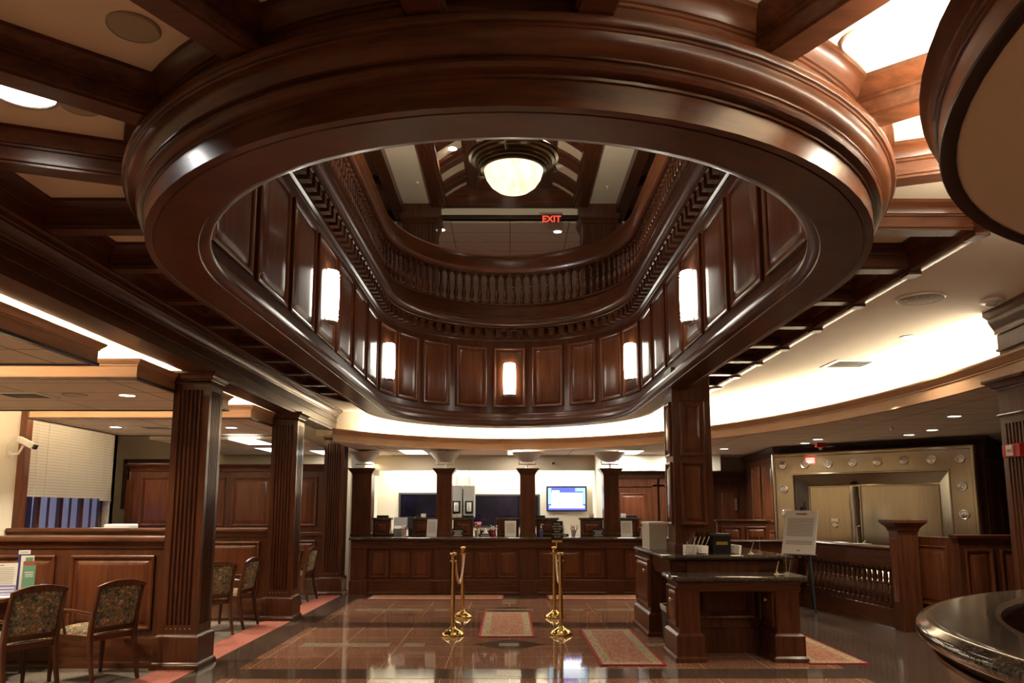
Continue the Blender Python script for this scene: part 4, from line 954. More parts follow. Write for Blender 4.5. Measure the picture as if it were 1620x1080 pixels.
bull = lambda z, r=.028: [(-r*.3, z-2*r), (.0, z-2*r), (r*.7, z-1.7*r), (r, z-r), (r*.7, z-.3*r), (0, z), (-r*.3, z)]
def slab(path, z, name):
    b = B(); b.sweep(path, bull(z), True); b.face([(x, y, z) for x, y in path]); b.face([(x, y, z-.056) for x, y in path]); return b.build(name, 'granite_top', isl, 40)
slab([(1.84, 8.94), (3.12, 8.94), (3.12, 11.08), (1.74, 11.08), (1.74, 9.04)], 1.045, 'upper_top')
slab([(1.78, 8.36), (3.06, 8.36), (3.10, 8.46), (3.10, 8.98), (1.72, 8.98), (1.72, 8.44)], .86, 'lower_top')
b = B(); b.box(1.77, 8.42, .70, 2.99, 8.96, .805); b.sweep(rect_path(1.76, 8.41, 3.01, 8.96), [(0, .70), (.012, .705), (.012, .78), (.03, .80), (0, .80)], True); b.build('lower_apron', 'woodx', isl, 30)

pil = thing('square_pillar', 'panelled square mahogany pillar rising from the writing island to the ceiling', 'pillar', (2.22, 9.82, 1.045), kind='thing')
b = B(); b.box(1.99, 9.60, 1.045, 2.46, 10.05, 3.285); b.build('shaft', 'wood', pil, 0, .006)
for z0, z1 in ((1.36, 2.12), (2.19, 2.86)):
    fpanel(2.07, z0, 2.38, z1, 9.60, pil)
    b = B(); b.nested(planefn((1.99, 9.98, z0), (0,-1,0), Z3, (-1,0,0)), .31, z1-z0, RAISED); b.build('panel', 'panel', pil)
b = B(); b.sweep(rect_path(1.99, 9.60, 2.46, 10.05), [(.02, 1.045), (.02, 1.12), (.012, 1.14), (0, 1.15)], True); b.build('base', 'wood', pil, 30)

bin_ = thing('waste_bin', 'dark grey waste bin with white liner under the writing island', 'bin', (1.92, 9.6, 0))
b = B(); b.prism([(1.83, 9.45), (2.02, 9.45), (2.02, 9.78), (1.83, 9.78)], 0, .02)
rb = [(-.10, -.16), (.10, -.16), (.10, .16), (-.10, .16)]
vs = []
for z, s in ((0, .86), (.42, 1.0), (.42, .93), (.03, .80)): vs += [(1.925+x*s, 9.62+y*s, z) for x, y in rb]
b = B(); b.add(vs, [(3,2,1,0)] + [(i*4+k, i*4+(k+1) % 4, (i+1)*4+(k+1) % 4, (i+1)*4+k) for i in range(3) for k in range(4)] + [(12,13,14,15)]); b.build('body', 'trash', bin_, 30)
b = B(); b.sweep([(1.925+x, 9.62+y) for x, y in rb], [(-.006, .425), (.008, .43), (.012, .415), (.008, .39), (.002, .36)], True); b.build('liner', 'liner', bin_, 30)

# things on the island
ZI = 1.045
solid('computer', 'pale grey boxy computer case at the back corner of the island', 'computer', [('case', 'lgrey', B().box(1.78, 10.2, ZI, 2.0, 10.75, 1.36)), ('top_cover', 'white', B().box(1.77, 10.19, 1.36, 2.01, 10.76, 1.385))], loc=(1.9, 10.5, ZI))
dbx = solid('drop_box', 'black slotted drop box with yellow label on the island', 'drop box',
      [('body', 'black', B().box(2.34, 9.22, ZI, 2.54, 9.42, ZI+.20)), ('lid', 'dgrey', B().prism(rect_path(2.32, 9.20, 2.56, 9.44), ZI+.20, ZI+.225)), ('yellow_label', 'gold', B().box(2.375, 9.216, ZI+.10, 2.505, 9.221, ZI+.135)), ('lock', 'silver', B().cyl((2.44, 9.32, ZI+.225), .018, .006, 12))], loc=(2.44, 9.32, ZI))
rk = thing('form_rack', 'slanted dark rack holding slips on the island, left of the drop box', 'form rack', (2.2, 9.40, ZI))
for k in range(5):
    x = 2.06+k*.055
    b = B(); b.add([(x, 9.28, ZI), (x+.004, 9.28, ZI), (x+.004, 9.50, ZI), (x, 9.50, ZI), (x+.10, 9.30, ZI+.24), (x+.104, 9.30, ZI+.24), (x+.104, 9.50, ZI+.24), (x+.10, 9.50, ZI+.24)], [(0,3,2,1),(4,5,6,7),(0,1,5,4),(1,2,6,5),(2,3,7,6),(3,0,4,7)])
    b.build('divider', 'dwood' if k % 2 else 'wood', rk, 0)
for k in range(4):
    b = B(); b.tube([(2.10+k*.05, 9.27, ZI+.05), (2.16+k*.05, 9.27, ZI+.19)], .005, 5); b.build('rod', 'silver', rk)
sl0 = None
for k, (x, y, a, lab) in enumerate(((2.02, 9.20, .1, 'leftmost block of white slips before the form rack'), (2.065, 9.19, .0, 'second block of white slips before the form rack'), (2.11, 9.18, -.1, 'third block of white slips before the form rack'), (2.20, 9.20, .6, 'fan of white slips lying beside the drop box'), (2.61, 9.28, -.5, 'white slips just right of the drop box'))):
    b = B(); b.rbox((x, y, ZI+.05), (.038 if k < 3 else .11, .10, .10 if k < 3 else .09), a, ry=.0 if k < 3 else .1); tag(b.build('slip_stack', 'paper', None, 0), lab, 'slips', 'white slips on the island')
def chain_pen(x, y, z, label, a=0.4):
    t = thing('chain_pen', label, 'pen', (x, y, z), 'pens on stands')
    b = B(); b.lathe([(.035, 0), (.035, .006), (.012, .012), (.008, .03), (0, .03)], (x, y, z), 12); b.box(x+.01, y-.012, z, x+.13, y+.012, z+.006); b.build('base', 'silver', t)
    b = B(); b.tube([(x-.01, y, z+.02), (x+.03*math.sin(a)+.01, y, z+.14)], [.007, .004], 6); b.build('pen', 'silver', t)
    b = B(); b.tube([(x+.10, y, z), (x+.10, y, z+.19), (x+.09, y, z+.205)], .003, 5); b.build('chain_post', 'silver', t)
chain_pen(2.0, 9.1, ZI, 'pen stand at the left front corner of the island top', .2)
chain_pen(2.75, 9.15, ZI, 'pen stand right of the drop box on the island', 1.2)
chain_pen(2.86, 8.62, .86, 'pen stand on the lower right wing of the island')

# ------------------------------------------------------------------ stanchions, ropes, sign
def make_stanchion():
    t = thing('stanchion', '', 'stanchion')
    b = B(); b.lathe([(.145, 0), (.147, .012), (.140, .022), (.115, .045), (.075, .07), (.045, .082), (.036, .10), (.028, .105), (.0, .105)], (0, 0, 0), 28); b.build('base', 'brass', t, 60)
    b = B(); b.lathe([(.027, .10), (.027, .90)], (0, 0, 0), 16); b.build('post', 'brass', t)
    b = B(); b.lathe([(.027, .89), (.05, .895), (.05, .905), (.03, .91), (.034, .935), (.030, .96), (.034, .975), (.046, .985), (.044, .998), (.02, 1.006), (0, 1.007)], (0, 0, 0), 18); b.build('top_collar', 'brass', t)
    return t
st0 = None
for (x, y, lab) in ((-.705, 10.15, 'front left brass stanchion'), (-.68, 11.8, 'rear left brass stanchion'), (.645, 10.2, 'front right brass stanchion'), (.655, 11.8, 'rear right brass stanchion carrying the waiting sign')):
    o = make_stanchion() if st0 is None else dup(st0)
    st0 = st0 or o
    o.location = (x, y, E0); o['label'] = lab; o['group'] = 'brass stanchions'
M['rope'] = mat('cream_rope', (0.62, 0.40, 0.30), 0.7)
for (x0, y0, x1, y1, lab) in ((-.705, 10.15, -.68, 11.8, 'sagging cream rope between the left stanchions'), (.645, 10.2, .655, 11.8, 'sagging cream rope between the right stanchions')):
    t = thing('rope', lab, 'rope', ((x0+x1)/2, (y0+y1)/2, .6), 'stanchion ropes')
    pts = []
    for i in range(15):
        f = i/14; pts.append((x0+(x1-x0)*f+.02, y0+.05+(y1-y0-.1)*f, .90-.34*(1-(2*f-1)**2)))
    b = B(); b.tube(pts, .016, 8); b.build('cord', 'rope', t)
    for p in (pts[0], pts[-1]): B().lathe([(.019, -.03), (.019, .03)], (p[0], p[1], p[2]), 8, axis='y').build('end_hook', 'brass', t)
sg = thing('queue_sign', 'black sign asking to wait for the next teller, on the rear right stanchion', 'sign', (.70, 11.8, 1.007))
b = B(); b.box(.615, 11.795, 1.10, .785, 11.805, 1.375); b.build('plate', 'black', sg, 0)
b = B(); b.box(.625, 11.785, 1.065, .775, 11.815, 1.10); b.box(.68, 11.79, 1.0, .70, 11.81, 1.07); b.build('holder', 'brass', sg, 0, .003)
text_mesh('lettering', 'PLEASE\nWAIT HERE\nFOR THE\nNEXT\nAVAILABLE\nTELLER', .030, 'white', sg, (.70, 11.794, 1.24), space=1.25)

# ------------------------------------------------------------------ rugs
def rug(x0, y0, x1, y1, label, bw=.13):
    t = thing('rug', label, 'rug', ((x0+x1)/2, (y0+y1)/2, E0), 'red and beige patterned rugs')
    b = B(); b.box(x0+bw, y0+bw, .012, x1-bw, y1-bw, .014); b.build('field', 'rugf', t, 0)
    b = B(); b.sweep(rect_path(x0+.03, y0+.03, x1-.03, y1-.03), [(0, .004), (0, .0135), (-bw+.03, .0135), (-bw+.03, .004)], True, loop=True); b.build('border', 'rugb', t, 0)
    b = B(); b.sweep(rect_path(x0, y0, x1, y1), [(0, E0), (0, .013), (-.032, .013), (-.032, E0)], True, loop=True); b.build('edge', 'ruge', t, 0)
rug(-.38, 9.98, .31, 12.3, 'small rug between the stanchions')
rug(.91, 8.2, 1.57, 10.58, 'rug left of the writing island')
rug(3.03, 8.26, 3.63, 9.98, 'rug right of the writing island')
rug(-2.47, 14.0, -.10, 14.68, 'left long rug at the foot of the teller counter', .10)
rug(.67, 14.0, 3.0, 14.68, 'right long rug at the foot of the teller counter', .10)

# ------------------------------------------------------------------ easel with notice
ez = thing('easel', 'dark folding easel standing right of the writing island', 'easel', (4.5, 12.5, E0))
RE = Matrix.Rotation(math.radians(-42), 3, 'Z')
def ep_(u, d, z): v = RE @ Vector((u, d, 0)); return (4.50+v.x, 12.45+v.y, z)
for nm, p, q in (('front_leg', ep_(-.26, -.16, E0), ep_(-.03, .22, 1.58)), ('front_leg', ep_(.26, -.16, E0), ep_(.03, .22, 1.58)), ('rear_leg', ep_(0, .40, E0), ep_(0, .27, 1.58))):
    B().tube([p, q], .019, 6).build(nm, 'black', ez)
B().tube([ep_(0, -.02, .80), ep_(0, .27, 1.66)], .022, 6).build('mast', 'dgrey', ez)
B().tube([ep_(-.27, -.055, .85), ep_(.27, -.055, .85)], .016, 6).build('ledge', 'dgrey', ez)
lines = [(-.8, .8, .80-.033*k, .813-.033*k) for k in range(13)] + [(-.8, .8, .28-.033*k, .293-.033*k) for k in range(3)]
paper_sheet('poster', 'large white notice board resting on the easel', 'notice', ep_(0, -.075, .865), (.52, .70), math.radians(-42), .34, 'paper', None, lines, ('ink', [(-.32, .35, .90, .93), (-.08, .1, .065, .085)], 'redink'), th=.012)

# ------------------------------------------------------------------ balustraded rail, newel, panelled wall, curved desk at the right
ra, rb_ = (5.15, 10.62), (4.86, 13.30)
rl = thing('balustrade_rail', 'low wooden railing with turned balusters in front of the vault', 'railing', (5.0, 12, 0))
path = [ra, rb_, (3.35, 13.05)]
B().sweep(path, [(-.07, 0), (-.055, .05), (-.05, .24), (-.03, .26), (.05, .26), (.05, 0)], loop=True).build('base_board', 'woody', rl)
B().sweep(path, [(-.05, .78), (-.05, 1.0), (-.075, 1.01), (-.08, 1.03), (-.07, 1.045), (.20, 1.045), (.20, 1.0), (.05, .99), (.05, .78)], loop=True).build('top_rail', 'woody', rl)
B().sweep([rb_, (3.35, 13.05)], [(-.045, .25), (-.045, .79), (.03, .79), (.03, .25)], loop=True).build('front_board', 'woodx', rl)
bp = B().lathe(baluster_prof(.52, .052), (0, 0, 0), 10); f0 = None
for k in range(20):
    f = (k+.6)/20.2; x, y = ra[0]+(rb_[0]-ra[0])*f, ra[1]+(rb_[1]-ra[1])*f
    if f0 is None: f0 = bp.build('baluster', 'wood', rl, 60, world=False); o = f0
    else: o = f0.copy(); C.objects.link(o); o.parent = rl
    o.location = (x-5.0, y-12, .26)
nw = thing('newel_post', 'square newel post with flared cap at the near end of the railing', 'newel post', (5.16, 10.5, 0))
b = B(); b.box(5.03, 10.37, 0, 5.29, 10.63, 1.31); b.build('shaft', 'wood', nw, 0, .005)
b = B(); b.sweep(rect_path(5.03, 10.37, 5.29, 10.63), [(0, 1.26), (.012, 1.27), (.012, 1.29), (.03, 1.32), (.075, 1.365), (.085, 1.375), (.085, 1.41), (-.13, 1.41)], True); b.build('cap', 'wood', nw)
b = B(); b.nested(planefn((5.03, 10.58, .35), (0,-1,0), Z3, (-1,0,0)), .16, .82, [(0, 0), (0, .008), (.015, .008), (.025, .001)]); b.build('panel', 'panel', nw)
pw_ = thing('panelled_partition', 'low panelled wall with cap rail between newel post and right pilaster', 'partition', (6, 9.75, 0))
b = B(); b.box(5.46, 9.75, 0, 7.2, 9.87, 1.16); b.build('body', 'wood', pw_, 0)
b = B(); b.sweep([(5.29, 10.55), (5.46, 9.87)], [(0, 0), (0, 1.2), (-.1, 1.2), (-.1, 0)], loop=True); b.build('return_panel', 'wood', pw_, 0)
b = B(); b.sweep([(5.46, 9.87), (5.46, 9.75), (7.2, 9.75)], [(-.05, 1.14), (.0, 1.14), (.015, 1.15), (.02, 1.18), (.05, 1.20), (.055, 1.235), (.05, 1.24), (-.06, 1.24)]); b.box(5.46, 9.75, 1.15, 7.2, 9.87, 1.238); b.build('cap_rail', 'woodx', pw_, 30)
fpanel(5.52, .35, 5.86, 1.07, 9.75, pw_); fpanel(5.95, .35, 6.30, 1.07, 9.75, pw_); fpanel(6.38, .35, 6.72, 1.07, 9.75, pw_)
b = B(); b.nested(planefn((5.30, 10.50, .35), (.243,-.97,0), Z3, (-.97,-.243,0)), .55, .74, RAISED_S); b.build('panel', 'panel', pw_)
lw = thing('service_desk', 'low wooden desk with panelled screen in front of the vault corner', 'desk', (4.2, 14.35, 0))
b = B(); b.box(3.72, 14.3, 0, 4.64, 14.42, 1.33); b.build('screen_panel', 'wood', lw, 0)
b = B(); b.box(3.69, 14.27, 1.33, 4.67, 14.45, 1.36); b.build('cap_rail', 'woodx', lw, 0, .005)
fpanel(3.78, .98, 4.14, 1.24, 14.3, lw, 'panel', RAISED_S); fpanel(4.22, .98, 4.58, 1.24, 14.3, lw, 'panel', RAISED_S)
solid('pen_holder', 'chrome pen holder on the railing top, right of the notice board', 'pen holder',
      [('base', 'silver', B().box(4.98, 11.55, 1.045, 5.22, 11.75, 1.057)), ('stem', 'silver', B().tube([(5.06, 11.66, 1.05), (5.06, 11.66, 1.30), (5.10, 11.64, 1.31)], .006, 6)), ('pen', 'silver', B().tube([(5.10, 11.6, 1.055), (5.15, 11.6, 1.10)], .008, 6))], loc=(5.08, 11.65, 1.045))
solid('document_tray', 'pale papers lying on the railing top nearest the notice board', 'papers', [('sheet', 'paper', B().rbox((5.0, 12.1, 1.052), (.12, .26, .012), .1))], loc=(5.0, 12.1, 1.045))
cdk = thing('curved_desk', 'curved reception desk with thick polished granite top at the lower right', 'desk', (4.19, 2.6, 0))
a0, a1 = math.radians(20), math.radians(235)
b = B(); b.lathe([(2.250, 1.00), (2.240, 1.015), (2.235, 1.04), (2.240, 1.062), (2.262, 1.07), (2.30, 1.0702), (2.50, 1.0702), (2.532, 1.07), (2.550, 1.066), (2.557, 1.058), (2.577, 1.054), (2.590, 1.04), (2.593, 1.02), (2.585, 1.0), (2.560, .985), (2.545, .975), (2.530, .955), (2.495, .94), (2.250, .94), (2.250, 1.0)], (4.19, 2.6, 0), 90, a0=a0, a1=a1); b.build('granite_top', 'granite_top', cdk, 40)
b = B(); b.lathe([(2.30, 0), (2.30, .94), (2.53, .94), (2.53, .92), (2.50, .90), (2.485, .87), (2.475, .84), (2.47, .83), (2.47, .30), (2.485, .29), (2.50, .27), (2.52, .25), (2.52, 0)], (4.19, 2.6, 0), 90, a0=a0, a1=a1); b.build('curved_front', 'woodr', cdk, 40)

# ------------------------------------------------------------------ the vault
VX, VY, VA, VL, VH = 4.78, 14.35, math.atan2(-2.30, 2.38), 3.27, 2.53
srd = thing('vault_surround', 'dark panelled wood surround enclosing the steel vault front', 'surround', (6.5, 14, 0))
u = Vector((math.cos(VA), math.sin(VA))); nn = Vector((-u.y, u.x))       # nn points into the vault
A_ = Vector((VX, VY)) - u*.06 + nn*.24; Bq = Vector((VX, VY)) + u*(VL+.06) + nn*.24
poly = [tuple(A_), tuple(Bq), (9.1, 14.4), (9.1, 17.3), (5.12, 17.3)]
b = B(); b.prism(poly, 0, 2.66); b.build('carcass', 'wood', srd, 0)
b = B(); b.sweep([(5.12, 17.3), tuple(A_), tuple(Bq), (9.1, 14.4)], [(0, 2.52), (.012, 2.53), (.012, 2.55), (.04, 2.59), (.06, 2.64), (.065, 2.67), (0, 2.67)]); b.build('crown_moulding', 'dwood', srd)
dv = Vector((5.12-A_.x, 17.3-A_.y, 0)); L_ = dv.length; dv.normalize(); nv = Vector((-dv.y, dv.x, 0))
for k, (s0, wdt) in enumerate(((.25, .75), (1.2, .75))):
    for (z0, z1) in ((.2, 1.15), (1.3, 2.4)):
        b = B(); b.nested(planefn((A_.x+dv.x*s0, A_.y+dv.y*s0, z0), dv, Z3, nv), wdt, z1-z0, RAISED); b.build('panel', 'panel', srd)
dq = Vector((9.1-Bq.x, 14.4-Bq.y, 0)); dq.normalize(); nq = Vector((dq.y, -dq.x, 0))
for s0 in (.2, 1.2):
    b = B(); b.nested(planefn((Bq.x+dq.x*s0, Bq.y+dq.y*s0, .3), dq, Z3, nq), .85, 2.05, RAISED); b.build('panel', 'panel', srd)
vt = thing('bank_vault', 'brushed steel bank vault front with round bolts along its frame', 'vault', (VX, VY, 0)); vt.rotation_euler = (0, 0, VA)
pf = planefn((0, 0, 0), (1,0,0), Z3, (0,-1,0))
b = B(); b.nested(pf, VL, VH, [(0, -.235), (0, .05), (.018, .065), (.05, .065), (.065, .045), (.36, .045), (.37, .06), (.385, .06), (.395, .02)]); b.f.pop(); b.fm.pop(); b.build('frame', 'steel', vt, 20, world=False)
b = B(); b.nested(pf, VL, VH, [(.395, .02), (.40, .0), (.58, -.13), (.585, -.115), (.60, -.115), (.605, -.13)]); b.build('door_panel', 'steel', vt, 20, world=False)
b = B(); b.lathe([(.075, .6), (.075, 1.55), (.082, 1.551), (.082, 1.75), (.075, 1.751), (.075, VH-.6)], (1.36, .12, 0), 16, a0=PI, a1=2*PI); b.box(1.46, .10, .55, 1.475, .135, VH-.58); b.build('hinge_post', 'steel', vt, 40, world=False)
def disc(x, z):
    b = B(); b.lathe([(.076, 0), (.076, .012), (.066, .02), (.060, .016), (.035, .018), (.030, .026), (0, .028)], (0, 0, 0), 24)
    b.v = [(x+vx, -.045-vz, z+vy) for vx, vy, vz in b.v]; b.build('round_bolt', 'chrome', vt, 30, world=False)
for k in range(8): disc(.205+k*(VL-.41)/7, VH-.205)
for k in range(1, 5): disc(.205, VH-.205-k*.43); disc(VL-.205, VH-.205-k*.43)
b = B(); b.box(.62, -.052, VH-.20, .80, -.045, VH-.085); b.build('red_notice', 'red', vt, 0, world=False)
b = B()
for k in range(3): b.box(.64, -.054, VH-.115-.033*k, .78, -.052, VH-.105-.033*k)
b.build('printed_text', 'paper', vt, 0, world=False)
b = B(); b.lathe([(.05, 0), (.05, .015), (.03, .02), (.03, .05), (0, .05)], (0, 0, 0), 16); b.v = [(1.02+vx, .13-vz, 1.28+vy) for vx, vy, vz in b.v]; b.box(.96, .10, 1.34, 1.08, .125, 1.39); b.build('lock', 'chrome', vt, 30, world=False)

# ------------------------------------------------------------------ upper storey
b = B(); b.sweep(stadium(), [(-.05, 4.90), (6.0, 4.90), (6.0, 4.95), (-.05, 4.95)], True, loop=True); struct('floor_gallery', b, 'dwood', 'floor of the upper gallery', 0)
b = B(); b.box(-6.2, -2, 4.9, -6.0, 20, 8.6); struct('wall_gallery_left', b, 'beige', 'left wall of the upper gallery', 0)
b = B(); b.box(6.0, -2, 4.9, 6.2, 20, 8.6); struct('wall_gallery_right', b, 'beige', 'right wall of the upper gallery', 0)
b = B(); b.box(-6.2, 20, 2.7, 6.2, 20.2, 8.6); struct('wall_gallery_back', b, 'beige', 'far wall of the upper gallery', 0)
VYE = 15.2
VW, VS, VR = 1.46, 7.62, .62       # half width, springing height, rise
def arcz(x): 
    Rr = (VW*VW+VR*VR)/(2*VR); return VS + math.sqrt(max(Rr*Rr-x*x, 0)) - (Rr-VR)
NXA = 24; xs = [-VW+2*VW*i/NXA for i in range(NXA+1)]
b = B(); vs = [(x, y, arcz(x)) for y in (1.0, VYE) for x in xs]; n = NXA+1
b.add(vs, [(i, i+1, n+i+1, n+i) for i in range(NXA)]); struct('ceiling_vault', b, 'coffer', 'cream panels of the shallow barrel vault', 40)
rb0 = thing('vault_rib_frame', 'mahogany rib grid of the barrel vault above the gallery', 'ceiling ribs', (0, 8, 7.6))
def arch_rib(y0, y1, dz, name):
    b = B(); vs = []
    for x in xs: vs += [(x, y0, arcz(x)-dz), (x, y1, arcz(x)-dz), (x, y1, arcz(x)+.02), (x, y0, arcz(x)+.02)]
    fs = [(3,2,1,0)] + [(i*4+k, i*4+(k+1) % 4, (i+1)*4+(k+1) % 4, (i+1)*4+k) for i in range(NXA) for k in range(4)] + [(NXA*4, NXA*4+1, NXA*4+2, NXA*4+3)]
    b.add(vs, fs); b.build(name, 'woodr', rb0, 30)
y = 14.72
while y > 2:
    arch_rib(y-.26, y+.20, .07, 'cross_rib'); arch_rib(y-.12, y+.06, .12, 'cross_rib_band'); y -= .92
for xr in (-VW+.06, -.73, 0, .73, VW-.06):
    b = B(); z = arcz(xr); b.box(xr-.085, 1.0, z-.15, xr+.085, VYE, z+.03); b.box(xr-.13, 1.0, z-.09, xr+.13, VYE, z+.03); b.build('long_rib', 'woody', rb0, 0)
lun = thing('arched_end_board', 'arched mahogany end board closing the barrel vault', 'lunette', (0, VYE, 7.55))
b = B(); poly = [(x, arcz(x)+.03) for x in xs]; pts = [(-VW, 7.56)] + poly + [(VW, 7.56)]
vs = [(x, VYE, z) for x, z in pts] + [(x, VYE+.1, z) for x, z in pts]; m_ = len(pts)
b.add(vs, [tuple(range(m_)), tuple(range(2*m_-1, m_-1, -1))] + [(i, (i+1) % m_, m_+(i+1) % m_, m_+i) for i in range(m_)]); b.build('board', 'woodx', lun, 0)
b = B(); b.box(-VW, VYE-.02, 7.545, VW, VYE+.1, 7.575); b.box(-VW, VYE+.0, 7.36, VW, VYE+.14, 7.40); b.build('lower_moulding', 'dwood', lun, 0)
b = B(); b.box(-VW-.05, VYE+.02, 7.40, VW+.05, VYE+.12, 7.55); struct('wall_gallery_header', b, 'cream', 'cream band under the arched end board', 0)
for s, sn in ((-1, 'left'), (1, 'right')):
    b = B(); x0, x1 = (s*1.52, s*2.12); b.box(min(x0, x1), 1, 7.58, max(x0, x1), VYE, 7.62); struct('ceiling_strip', b, 'cream', 'pale flat ceiling strip %s of the barrel vault' % sn, 0)
    g2 = thing('gallery_girder', 'dark ceiling girder along the %s side of the upper gallery' % sn, 'ceiling beam', (s*2.25, 8, 7.5), 'upper gallery girders')
    b = B(); b.box(min(s*2.12, s*2.34), 1, 7.40, max(s*2.12, s*2.34), VYE+.3, 7.66); b.build('beam_body', 'woody', g2, 0, .01)
    b = B(); b.box(min(s*1.40, s*1.54), 1, 7.50, max(s*1.40, s*1.54), VYE, 7.66); b.build('inner_board', 'woody', g2, 0)
    b = B(); b.box(min(s*2.34, s*6.0), 1, 7.66, max(s*2.34, s*6.0), VYE+.4, 7.72); struct('ceiling_gallery', b, 'beige', 'flat grey-beige ceiling over the %s gallery walk' % sn, 0)
    for yy in (5.0, 9.5, 14.0):
        b = B(); b.box(min(s*2.34, s*6), yy-.1, 7.45, max(s*2.34, s*6), yy+.1, 7.66); o = b.build('gallery_cross_beam', 'woodx', g2, 0)
    hcol = thing('gallery_column', 'dark fluted column of the upper gallery, %s of the exit sign' % sn, 'column', (s*1.85, VYE+.25, 4.95), 'upper gallery columns', 'thing')
    b = B(); cxx, cyy = s*1.80, VYE+.28
    b.prism([(cxx+px, cyy+py) for px, py in fluted_outline(.34, 8, .04, .018)], 4.95, 7.25); b.build('shaft', 'wood', hcol, 30)
    b = B(); b.sweep(rect_path(cxx-.34, cyy-.34, cxx+.34, cyy+.34), [(0, 7.2), (.02, 7.21), (.02, 7.26), (.05, 7.30), (.05, 7.34), (.09, 7.40), (.09, 7.58), (-.34, 7.58)], True); b.build('capital', 'wood', hcol)
    b = B(); b.sweep(rect_path(cxx-.34, cyy-.34, cxx+.34, cyy+.34), [(.05, 4.95), (.05, 5.2), (0, 5.24)], True); b.build('base', 'wood', hcol)
b = B(); b.box(-6, VYE+.4, 7.38, 6, 20, 7.42); struct('ceiling_gallery_back', b, 'tile', 'tile ceiling beyond the arched end board', 0)
b = B(); b.box(-6.2, -2, 8.5, 6.2, 20, 8.6); struct('ceiling_roof', b, 'beige', 'roof slab over the upper storey', 0)

# pendant lamp
PX, PY = .045, 8.5
pd = thing('pendant_lamp', 'alabaster bowl pendant in a bronze ring hanging through the oval', 'pendant lamp', (PX, PY, 8.1))
prof = [(0.0, 5.075), (.10, 5.085), (.19, 5.12), (.26, 5.175), (.31, 5.25), (.335, 5.33), (.34, 5.36)]
B().lathe(prof, (PX, PY, 0), 40).build('bowl', 'bowl', pd, 60)
B().lathe([(.335, 5.34), (.35, 5.335), (.37, 5.345), (.375, 5.37), (.40, 5.375), (.405, 5.405), (.43, 5.41), (.435, 5.44), (.47, 5.45), (.48, 5.475), (.51, 5.485), (.52, 5.51), (.50, 5.53), (.36, 5.53), (.335, 5.34)], (PX, PY, 0), 48).build('ring', 'bronze', pd, 25)
for a in (.35, .35+2*PI/3, .35+4*PI/3):
    b = B(); x1, y1 = PX+.47*math.cos(a), PY+.47*math.sin(a)
    b.tube([(x1, y1, 5.50), (PX+.06*math.cos(a), PY+.06*math.sin(a), 6.75)], .010, 6); b.lathe([(.03, -.03), (.035, 0), (.03, .03)], (x1, y1, 5.52), 8)
    b.tube([(PX+.50*math.cos(a), PY+.50*math.sin(a), 5.50), (PX+.54*math.cos(a), PY+.54*math.sin(a), 5.42), (PX+.47*math.cos(a), PY+.47*math.sin(a), 5.38)], .01, 6); b.build('hanger_rod', 'bronze', pd)
B().lathe([(.0, 6.66), (.05, 6.68), (.07, 6.74), (.06, 6.80), (.035, 6.85), (.028, 8.05), (.12, 8.10), (.13, 8.20)], (PX, PY, 0), 16).build('stem', 'bronze', pd, 40)
l = bpy.data.lights.new('pendant_bulb', 'POINT'); l.energy = 330; l.color = (1, .85, .62); l.shadow_soft_size = .12
o = bpy.data.objects.new('pendant_bulb', l); C.objects.link(o); o.location = (PX, PY, 5.43)

# exit sign
ex = thing('exit_sign', 'red lettered exit sign hanging under the cream band upstairs', 'exit sign', (.83, VYE-.06, 7.40))
b = B(); b.box(.60, VYE-.10, 7.40, 1.06, VYE-.02, 7.425); b.build('mount', 'lgrey', ex, 0, .004)
b = B(); b.box(.66, VYE-.066, 7.18, 1.02, VYE-.058, 7.40); b.build('plate', 'clear', ex, 0)
text_mesh('lettering', 'EXIT', .185, 'exit', ex, (.84, VYE-.07, 7.285), depth=.002, bold=.004)

# ------------------------------------------------------------------ lamps and fittings in the ceilings
def downlight(x, y, z, label, r=.085, power=26, group='recessed downlights', col=(1, .86, .66), trim='white', angle=120, emis='lens'):
    t = thing('downlight', label, 'downlight', (x, y, z), group)
    b = B(); b.lathe([(r+.018, 0), (r+.016, -.008), (r, -.010), (r*.96, -.002)], (x, y, z), 24); b.build('trim_ring', trim, t)
    b = B(); b.lathe([(r*.97, -.004), (0, -.0045)], (x, y, z), 24); b.build('lens', emis, t)
    if power: spot('downlight_beam', (x, y, z-.03), power, angle, col)
    return t
DL = [((4.08, 7.87, 3.29), 'nearest lit downlight in the right plaster ceiling', .075), ((4.22, 10.97, 3.29), 'second lit downlight in the right plaster ceiling', .075), ((3.92, 12.33, 3.29), 'third lit downlight in the right plaster ceiling, next to the sprinkler', .075)]
for (p, lab, r) in DL: downlight(*p, lab, r, 30)
for (x, y, lab) in ((5.03, 12.85, 'left of the close pair of downlights before the vault, nearer one'), (5.10, 13.6, 'left of the close pair of downlights before the vault, farther one'), (6.12, 12.05, 'farther of the pair of downlights above the vault middle'), (6.08, 11.3, 'nearer of the pair of downlights above the vault middle'), (5.45, 9.6, 'downlight over the low panelled wall at the right'), (4.05, 14.9, 'downlight in the tile ceiling just right of the square pillar')):
    downlight(x, y, 2.68, lab, .075, 50, 'downlights in the vault-side tile ceiling')
for (x, y, lab) in ((-4.04, 8.28, 'downlight under the middle hanging soffit, left of the nearest column'), (-5.77, 11.55, 'downlight under the far hanging soffit near the blind'), (-4.11, 11.63, 'downlight under the far hanging soffit beside the second column')):
    downlight(x, y, 2.744, lab, .08, 110, 'downlights under the hanging soffits')
for (y, ) in ((4.6,), ):
    downlight(-4.6, y, 2.744, 'downlight under the nearest hanging soffit', .08, 30, 'downlights under the hanging soffits')
downlight(-2.28, 3.46, 3.48, 'large bright lamp in the coffer at the far left top', .14, 16, 'coffer downlights', (.92, .96, 1.0), 'silver', 150)
